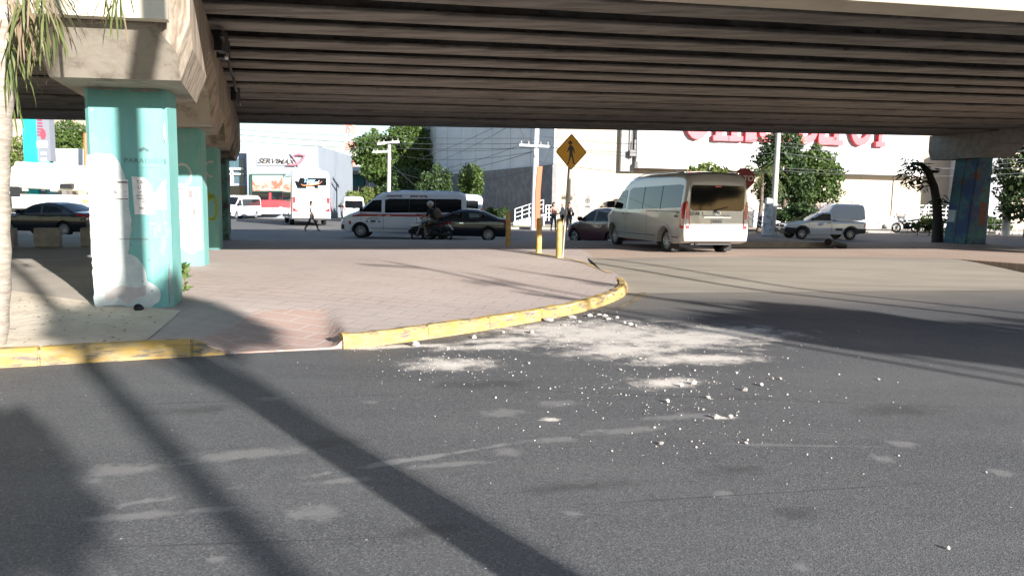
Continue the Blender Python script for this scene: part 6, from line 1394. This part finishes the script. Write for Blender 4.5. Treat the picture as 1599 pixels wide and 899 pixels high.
# ================================================================== TREES
def leaves(name, par, lobes, n, size, m, seed, aspect=.5, shell=.42, droop=0.0):
    rn = np.random.default_rng(seed); tot = sum(l[3]*l[4]*l[5] for l in lobes)**1.0; vs = []
    P = []
    n = int(n*1.7); size = size*.74
    for cx, cy, cz, rx, ry, rz in lobes:
        k = max(8, int(n*(rx*ry*rz)**(2/3)/sum((l[3]*l[4]*l[5])**(2/3) for l in lobes)))
        d = rn.normal(size=(k, 3)); d /= np.linalg.norm(d, axis=1)[:, None]; r_ = shell+(1-shell)*rn.random(k)**.6
        bump = 1+.34*np.sin(d[:, 0]*5+cx*3)*np.sin(d[:, 1]*4+cy)*np.sin(d[:, 2]*6+cz*2)
        P.append(np.stack([cx+d[:, 0]*rx*r_*bump, cy+d[:, 1]*ry*r_*bump, cz+d[:, 2]*rz*r_*bump], 1))
    P = np.concatenate(P); k = len(P)
    a = rn.normal(size=(k, 3)); a[:, 2] -= droop; a /= np.linalg.norm(a, axis=1)[:, None]; b = np.cross(a, rn.normal(size=(k, 3))); b /= np.linalg.norm(b, axis=1)[:, None]
    s_ = size*(.6+.8*rn.random(k))[:, None]; a *= s_; b *= s_*aspect
    V = np.stack([P-a, P+b-a*.1, P+a, P-b-a*.1], 1).reshape(-1, 3)
    me = bpy.data.meshes.new(name); me.vertices.add(4*k); me.vertices.foreach_set('co', V.ravel()); me.loops.add(4*k); me.polygons.add(k)
    me.loops.foreach_set('vertex_index', np.arange(4*k)); me.polygons.foreach_set('loop_start', np.arange(0, 4*k, 4)); me.materials.append(m); me.update(); me.validate()
    o = bpy.data.objects.new(name, me); COL.objects.link(o); o.parent = par; return o
def tree(label, loc, h, cr, lobes, n, size, m=None, seed=1, tr=.18, cat='tree', group=None, name='tree', mb=None):
    o = empty(name, loc, 0, label, cat, group); rn = random.Random(seed); g = MB()
    top = max(.6, h-cr*1.1); g.tube([(0, 0, -.1), (.05, 0, top*.5), (rn.uniform(-.15, .15), 0, top), (0, 0, h-cr*.4)], [tr, tr*.8, tr*.65, tr*.2], 8)
    for l in lobes:
        a = Vector((0, 0, top*rn.uniform(.65, 1.0))); b = Vector(l[:3]); g.tube([a, a+(b-a)*.5+Vector((0, 0, .15)), b], [tr*.5, tr*.3, tr*.08], 6)
    g.build('trunk', mb or M_bark, o, smooth=60); leaves('crown', o, lobes, n, size, m or M_leaf, seed); return o
def lob(seed, n, R_, H, cz, rr=(.35, .55), flat=.75):
    rn = random.Random(seed); out = [(0, 0, cz, R_*.6, R_*.6, H*.6)]
    for i in range(n):
        t = i*2.4+rn.uniform(-.3, .3); q = rn.uniform(.45, .85); f = rn.uniform(*rr); out.append((R_*q*math.cos(t), R_*q*math.sin(t), cz+H*rn.uniform(-.6, .65), R_*f, R_*f, H*f*flat*1.2))
    return out
def base(u, y): p = D(u, 350, y); return (p.x, y, ZF)
# big tree behind the pole
tree('large broad tree with bright leaves filling the gap left of the white hall', base(622, 92), 11, 5, [(-3.2, 0, 8.5, 2.6, 2.5, 1.6), (-4.2, 0, 7.0, 1.5, 1.6, .7), (-1.0, 0, 7.4, 2.8, 2.5, 2.2), (1.3, 0, 9.6, 3.0, 3, 2.4), (2.2, 0, 6.8, 2.6, 2.5, 2.5), (-2.6, -.5, 5.6, 2.0, 2, 1.5), (.2, -1, 4.6, 3.2, 2.5, 2.0), (2.5, 0, 3.6, 2.6, 2.4, 1.6), (-3.0, 0, 9.9, .6, .6, 1.0)], 11000, .30, M_leaf, 3, .35)
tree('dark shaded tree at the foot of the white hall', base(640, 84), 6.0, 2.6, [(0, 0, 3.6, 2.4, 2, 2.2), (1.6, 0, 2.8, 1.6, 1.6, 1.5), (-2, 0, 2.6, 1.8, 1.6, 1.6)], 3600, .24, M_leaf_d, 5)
for i, (u, h_, w, lab) in enumerate([(548, 2.7, 1.0, 'bright yellow-green bush nearest the coach'), (561, 3.2, 1.1, 'bright yellow-green bush in the middle of the row'), (577, 3.5, 1.2, 'tallest bright yellow-green bush by the pole')]):
    tree(lab, base(u, 76), h_+.6, 1.0, lob(i+2, 5, w, h_*.42, h_*.60), 1500, .16, M_leaf_y, 20+i, .06, 'bush', 'bright bushes behind the boundary wall', 'bush')
tree('small tree with sparse leaves in front of the dark stone wall', base(681, 66), 5.4, 1.5, [(.1, 0, 4.5, .55, .5, .8), (-.9, 0, 4.1, .55, .5, .4), (.9, 0, 4.2, .5, .5, .6), (0, 0, 3.4, 1.1, .8, .9), (-1.3, 0, 3.2, .6, .5, .5), (.9, 0, 3.2, .6, .5, .7)], 1500, .17, M_leaf_d, 7, .10)
tree('narrow rounded tree with pale trunk in front of the stone wall', base(735, 58), 4.9, 1.3, [(0, 0, 3.9, .95, .9, .95), (.1, 0, 3.0, .85, .8, .9), (.3, 0, 2.0, .5, .5, .7), (-.4, 0, 3.3, .6, .6, .6)], 1900, .17, M_leaf, 8, .16, mb=M_bark_pale)
for i, u in enumerate((763, 778)):
    tree('low dark shrub at the foot of the stone wall, ' + ('left one' if i == 0 else 'right one'), base(u, 56), 1.6, .7, lob(40+i, 4, .9, .7, .9), 700, .15, M_leaf_d, 40+i, .05, 'shrub', 'shrubs by the stone wall', 'shrub')
# right group
b_ = base(1185, 53); o = empty('palm_tree', b_, 0, 'feathery palm left of the tall grey pole', 'palm tree')
def frond(L_, az, rise, fall, seed=0, nl=26, ll=.45, w=.035):
    g = MB(); pts = []
    for i in range(nl+1):
        t = i/nl; r_ = L_*t*(1-.15*t); z = rise*L_*t-fall*L_*t*t; pts.append(Vector((r_*math.cos(az), r_*math.sin(az), z)))
    g.tube(pts, [.03*(1-.8*i/nl) for i in range(nl+1)], 4)
    rn = random.Random(seed); sd_ = Vector((-math.sin(az), math.cos(az), 0))
    for i in range(2, nl):
        d = (pts[i+1]-pts[i]).normalized()
        for s in (-1, 1):
            l = ll*(1-.6*abs(i/nl-.4))*rn.uniform(.8, 1.1); tip = pts[i]+(sd_*s*.75+d*.5-UZ*rn.uniform(.2, .7)).normalized()*l; mid = (pts[i]+tip)/2+UZ*.03; g.add([pts[i], mid+d*w, tip, mid-d*w], [(0, 1, 2, 3)])
    return g
g = MB(); g.tube([(0, 0, 0), (.1, 0, 2), (.05, 0, 4.3)], [.2, .15, .12], 8); g.build('trunk', M_bark, o, smooth=60)
for k in range(15):
    az = k*2.4; f = frond(2.4, az, .9-.06*k, .85+.02*k, k, 20, .6, .05); f.v = [(v[0]+.05, v[1], v[2]+4.3) for v in f.v]; f.build('frond', M_frond if k % 3 else M_leaf_y, o, fixn=False)
tree('rounded dark tree just right of the tall grey pole', base(1222, 54), 7.6, 2.2, [(-.3, 0, 6.3, 1.5, 1.4, 1.3), (0, 0, 4.6, 1.7, 1.6, 1.5), (-1.2, 0, 5.2, 1.1, 1.1, 1.1), (.9, 0, 3.4, 1.3, 1.2, 1.2), (-.9, 0, 3.2, 1.3, 1.2, 1.1)], 4600, .19, M_leaf_d, 12)
tree('bright spreading tree behind the small pickup', base(1262, 55), 6.4, 2.2, [(.2, 0, 5.2, 1.6, 1.4, .9), (1.2, 0, 4.3, 1.3, 1.2, .9), (-.6, 0, 4.5, 1.3, 1.2, 1.0), (.8, 0, 3.1, 1.6, 1.3, .9), (-.7, 0, 2.8, 1.5, 1.3, 1.0), (.3, 0, 6.1, .4, .4, .5)], 5200, .17, M_leaf, 13)
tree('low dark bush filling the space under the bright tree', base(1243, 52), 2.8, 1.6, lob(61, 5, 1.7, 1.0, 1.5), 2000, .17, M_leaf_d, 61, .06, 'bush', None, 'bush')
for i, u in enumerate((1082, 1102, 1122)):
    tree(['top of a small feathery plant showing above the minibus roof, left', 'top of a small feathery plant showing above the minibus roof, middle', 'top of a small feathery plant showing above the minibus roof, right'][i], base(u, 56), 5.0+(.5 if i == 1 else 0), .8, [(0, 0, 4.3+(.4 if i == 1 else 0), .8, .6, .45)], 160, .22, M_leaf_y, 70+i, .05, 'plant', 'plants above the minibus roof', 'plant')
for i, (u, h_) in enumerate(((1433, 1.3), (1452, 1.8), (1462, 1.4))):
    tree(['low yellowish shrub right of the parked motorcycle', 'taller yellowish shrub beside the leaning trunk', 'small yellowish shrub behind the leaning trunk'][i], base(u, 53), h_, .6, lob(80+i, 4, .7, h_*.4, h_*.5), 500, .13, M_leaf_y, 80+i, .04, 'shrub', 'yellowish shrubs along the far pavement', 'shrub')
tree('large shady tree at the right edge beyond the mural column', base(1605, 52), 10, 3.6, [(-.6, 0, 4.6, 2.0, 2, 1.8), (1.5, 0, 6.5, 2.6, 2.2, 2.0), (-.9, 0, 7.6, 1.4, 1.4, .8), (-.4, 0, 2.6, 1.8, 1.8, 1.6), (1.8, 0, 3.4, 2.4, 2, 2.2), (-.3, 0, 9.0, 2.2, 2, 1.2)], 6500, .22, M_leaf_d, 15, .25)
for i, u in enumerate((1545, 1562)): tree(['green shrub behind the barred fence, left', 'green shrub behind the barred fence, right'][i], base(u, 58), 1.6, .7, lob(90+i, 4, .9, .6, .8), 600, .14, M_leaf, 90+i, .04, 'shrub', 'shrubs behind the barred fence', 'shrub')
# left trees
tree('pale green tree behind the cyan price totem', base(38, 62), 6.8, 2.4, [(0, 0, 5.2, 1.6, 1.5, 1.6), (.6, 0, 3.2, 1.8, 1.5, 1.6), (-1.2, 0, 4, 1.5, 1.4, 1.5), (.2, 0, 1.6, 1.6, 1.3, 1.0)], 4200, .18, M_leaf_y, 16, .15)
tree('round green tree rising behind the white hoarding', base(112, 84), 11, 3.4, [(0, 0, 8.6, 2.6, 2.4, 1.8), (-1.8, 0, 7.0, 2.2, 2, 2.0), (2.0, 0, 7.4, 2.2, 2, 1.6), (0, 0, 5.5, 3, 2.6, 2.4)], 5200, .26, M_leaf, 17, .28)
# leaning dark tree beside the mural column
b_ = G(1464, 378, .3); o = empty('leaning_tree', (b_.x, b_.y, .2), 0, 'dark leaning trunk with drooping leaves beside the mural column', 'tree'); yb = b_.y
T = [Vector((0, 0, 0))]+[D(u, v, yb)-o.location for u, v in ((1464, 350), (1463, 318), (1458, 290), (1449, 268), (1438, 256), (1425, 254))]
g = MB(); g.tube([Vector((0, 0, -.1))]+T, [.3, .24, .19, .17, .15, .13, .09, .04], 9); g.tube([T[4]+Vector((.1, 0, 0)), D(1466, 268, yb)-o.location], [.08, .05], 6); g.tube([T[3], D(1446, 283, yb)-o.location, D(1434, 288, yb)-o.location], [.07, .05, .02], 6); g.build('trunk', mat('dark_bark', (.05, .042, .038), .9, bump=.4, bscale=10), o, smooth=60)
rn = random.Random(9)
for k, (u, v) in enumerate([(1418, 262), (1426, 258), (1434, 262), (1444, 266), (1416, 276), (1428, 280), (1438, 276), (1422, 252), (1412, 268), (1446, 260), (1466, 308), (1468, 316), (1440, 290), (1432, 256), (1420, 284)]):
    p = D(u, v, yb)-o.location; g = MB()
    for j in range(22):
        t = rn.uniform(0, 6.28); d = Vector((math.cos(t), math.sin(t), rn.uniform(-1.6, .1))).normalized(); l = rn.uniform(.2, .5); e = d.orthogonal().normalized()*.045; q_ = p+Vector((rn.gauss(0, .12), rn.gauss(0, .12), rn.gauss(0, .08))); g.add([q_, q_+d*l*.5+e, q_+d*l, q_+d*l*.5-e], [(0, 1, 2, 3)])
    g.build('leaf_spray', M_leaf_d, o, fixn=False)
# foreground palm at the left edge: pale trunk, green and dry drooping leaves
pbz = Vector((-4.90, 6.75, .14)); pt = empty('palm_tree', pbz, 0, 'foreground palm with pale trunk and dry hanging leaves at the edge', 'palm tree')
g = MB(); n = 26; pts = [Vector((.02*math.sin(i*.5)+.017*i, 0, 4.6*i/n)) for i in range(n+1)]; g.tube(pts, [.17-.03*i/n+(.012 if i % 2 else 0) for i in range(n+1)], 14); g.build('trunk', M_bark_pale, pt, smooth=50)
rn = random.Random(21)
def spray(p, d, n, l, w, m, droop, name, spread=.35):
    g = MB(); 
    n = int(n*.62)
    for i in range(n):
        dd = (Vector(d)+Vector((rn.gauss(0, spread), rn.gauss(0, spread), rn.gauss(0, spread*.6)))).normalized(); ll = l*rn.uniform(.6, 1.15)
        q0 = Vector(p)+Vector((rn.gauss(0, .04), rn.gauss(0, .04), rn.gauss(0, .04))); q1 = q0+dd*ll*.5-UZ*droop*ll*.15; q2 = q0+dd*ll*.85-UZ*droop*ll*.6; q3 = q2-UZ*ll*.2+dd*ll*.08
        e = dd.cross(UZ).normalized()*w if abs(dd.z) < .95 else Vector((w, 0, 0))
        g.add([q0-e*.5, q0+e*.5, q1+e, q1-e, q2+e*.7, q2-e*.7, q3], [(0, 1, 2, 3), (3, 2, 4, 5), (5, 4, 6)])
    return g.build(name, m, pt, fixn=False)
def pp(u, v, y): return D(u, v, y*.755)-pbz
for k, (u, v, y, dx, dz, n_, l, mm) in enumerate([(10, 25, 8.9, .3, -1, 26, .34, M_frond), (22, 5, 8.7, .5, -.8, 30, .42, M_frond_dry), (45, -12, 8.6, .5, -.7, 34, .42, M_frond), (62, -8, 8.5, .6, -.9, 30, .4, M_frond_dry), (30, 30, 8.8, .4, -1, 20, .26, M_frond), (84, 25, 8.4, .2, -1, 14, .26, M_frond), (12, 70, 8.9, .25, -1, 34, .40, M_frond), (6, 62, 9.0, .2, -1, 26, .44, M_frond), (52, 50, 8.5, .2, -1, 12, .26, M_frond), (64, 66, 8.5, .15, -1, 9, .2, M_frond), (3, 150, 9.2, .1, -1, 26, .36, M_leaf_y), (185, -14, 8.2, -.3, -1, 13, .30, M_frond), (172, -16, 8.2, -.5, -.8, 13, .26, M_frond_dry), (40, 10, 8.7, .4, -.9, 24, .4, M_frond_dry), (15, -5, 9, .3, -.9, 40, .5, M_frond_dry), (75, -20, 8.5, .6, -.5, 24, .42, M_frond)]):
    spray(pp(u, v, y), (dx, -.1, dz), n_, l, .010 if mm is not M_frond_dry else .008, mm, .5, 'leaf_spray')
for k in range(6):
    az = .2+k*.8; f = frond(1.6, az, .55, .35, k+40, 20, .35, .02); f.v = [(v[0]+.44, v[1], v[2]+4.5) for v in f.v]; f.build('frond', M_frond, pt, fixn=False)
# arching stems that carry the hanging leaves towards the cap
g = MB()
for (u, v, y) in ((60, -10, 8.5), (180, -18, 8.2), (84, 22, 8.4), (12, 60, 8.9)):
    a_ = Vector((.44, 0, 4.5)); b_ = pp(u, v, y); g.tube([a_, (a_+b_)/2+UZ*.5, b_], [.03, .022, .012], 5)
g.build('stem', M_frond_dry, pt)
# weed at the second column
w_ = G(289, 455, .25); o = empty('weed', (w_.x, w_.y, zp(w_.x, w_.y)), 0, 'green weed growing at the right edge of the first column', 'plant'); g = MB()
for k in range(34):
    t = rn.uniform(0, 6.28); d = Vector((math.cos(t)*.5+.25, math.sin(t)*.5-.1, rn.uniform(.3, 1.2))).normalized(); p_ = Vector((0, 0, rn.uniform(0, .38))); l = rn.uniform(.08, .17); e = d.orthogonal().normalized()*.02; g.add([p_, p_+d*l*.5+e, p_+d*l-UZ*.03, p_+d*l*.5-e], [(0, 1, 2, 3)])
g.build('leaf_cluster', M_leaf, o, fixn=False); g = MB(); g.tube([(0, 0, -.02), (.01, 0, .4)], .008, 5); g.build('stem', M_leaf_y, o)

# ================================================================== STREET BEHIND THE CAMERA (throws the shadows in view)
SH = Vector((to_sun.x, to_sun.y, 0)).normalized()
def along(p, t): return Vector((p[0], p[1], 0))+SH*t
def shpole(p, t, r0, r1, h, label, name='street_pole', arms=()):
    b = along(p, t); o = empty(name, b, 0, label, 'pole'); g = MB(); g.tube([(0, 0, -.1), (0, 0, h)], [r0, r1], 12); g.build('shaft', M_wood, o, smooth=50)
    for z, l, az in arms: g = MB(); g.tube([(0, 0, z), (l*math.cos(az), l*math.sin(az), z+.2)], .06, 6); g.build('arm', M_steel, o)
    return o
shpole((.13, 2.87), 4.6, .145, .12, 11, 'round street pole whose broad shadow crosses the asphalt')
shpole((-.95, 2.9), 17, .11, .08, 12, 'slim street pole whose softer shadow lies left of the broad one', arms=[(11.5, 1.6, 2.0)])
shpole((7.3, 10.39), 13, .07, .05, 9, 'thin lamp post whose fine shadow points at the crossing sign')
shpole((8.3, 10.6), 20, .06, .05, 9.5, 'second thin lamp post with a fine shadow on the ramp')
def shtree(p, t, h, cr, seed, label, n=2600, m=None, tr=.1):
    h = t*math.tan(R(SUN_EL))+.7*cr; b = along(p, t); return tree(label, (b.x, b.y, 0), h, cr, lob(seed, 6, cr, cr*.7, h-cr*.7), n, .3, m or M_leaf, seed, tr)
zt2 = math.tan(R(SUN_EL))
shtree((5.2, 8.6), 19, 6.3, 1.7, 101, 'street tree shading the right side of the road', 650)
shtree((9.0, 8.0), 17, 5.9, 1.7, 102, 'street tree beside the first one, farther right', 650)
shtree((13.0, 6.5), 15, 5.4, 1.8, 103, 'street tree at the end of the shading row', 650)
shtree((-3.3, 3.7), 14, 5.0, .62, 104, 'street tree shading the lower left of the road', 900)
shtree((-4.42, 8.7), 25, 12, 1.0, 110, 'tall slim-crowned tree whose shade falls on the first column', 500)
for k, (p_, t_) in enumerate((((-2.9, 15.9), 31), ((-.9, 14.0), 34), ((.9, 14.4), 29), ((-.2, 15.6), 36))):
    shpole(p_, t_, .055, .045, t_*math.tan(R(SUN_EL))*1.02, ['slim lamp post farther back whose tip shades the plaza', 'second slim lamp post farther back', 'third slim lamp post farther back', 'fourth slim lamp post farther back'][k], arms=[(t_*math.tan(R(SUN_EL))*.97, .9, R(200+40*k)), (t_*math.tan(R(SUN_EL))*.80, .8, R(150+25*k))])
# across the road behind: unseen tree row, added so the minibus glass mirrors dark
for i in range(15):
    x = -42+i*10; tree(['round unseen tree added behind the viewer', 'broad unseen tree added behind the viewer', 'dense unseen tree added behind the viewer'][i % 3] + ', darkening the minibus glass', (x, -44-3*(i % 3), 0), 6+(i*7) % 4, 2.6, lob(200+i, 5, 4.6, 2.4, 3.6), 1300, .5, M_leaf_d, 200+i, .2, group='added trees far behind the viewer')
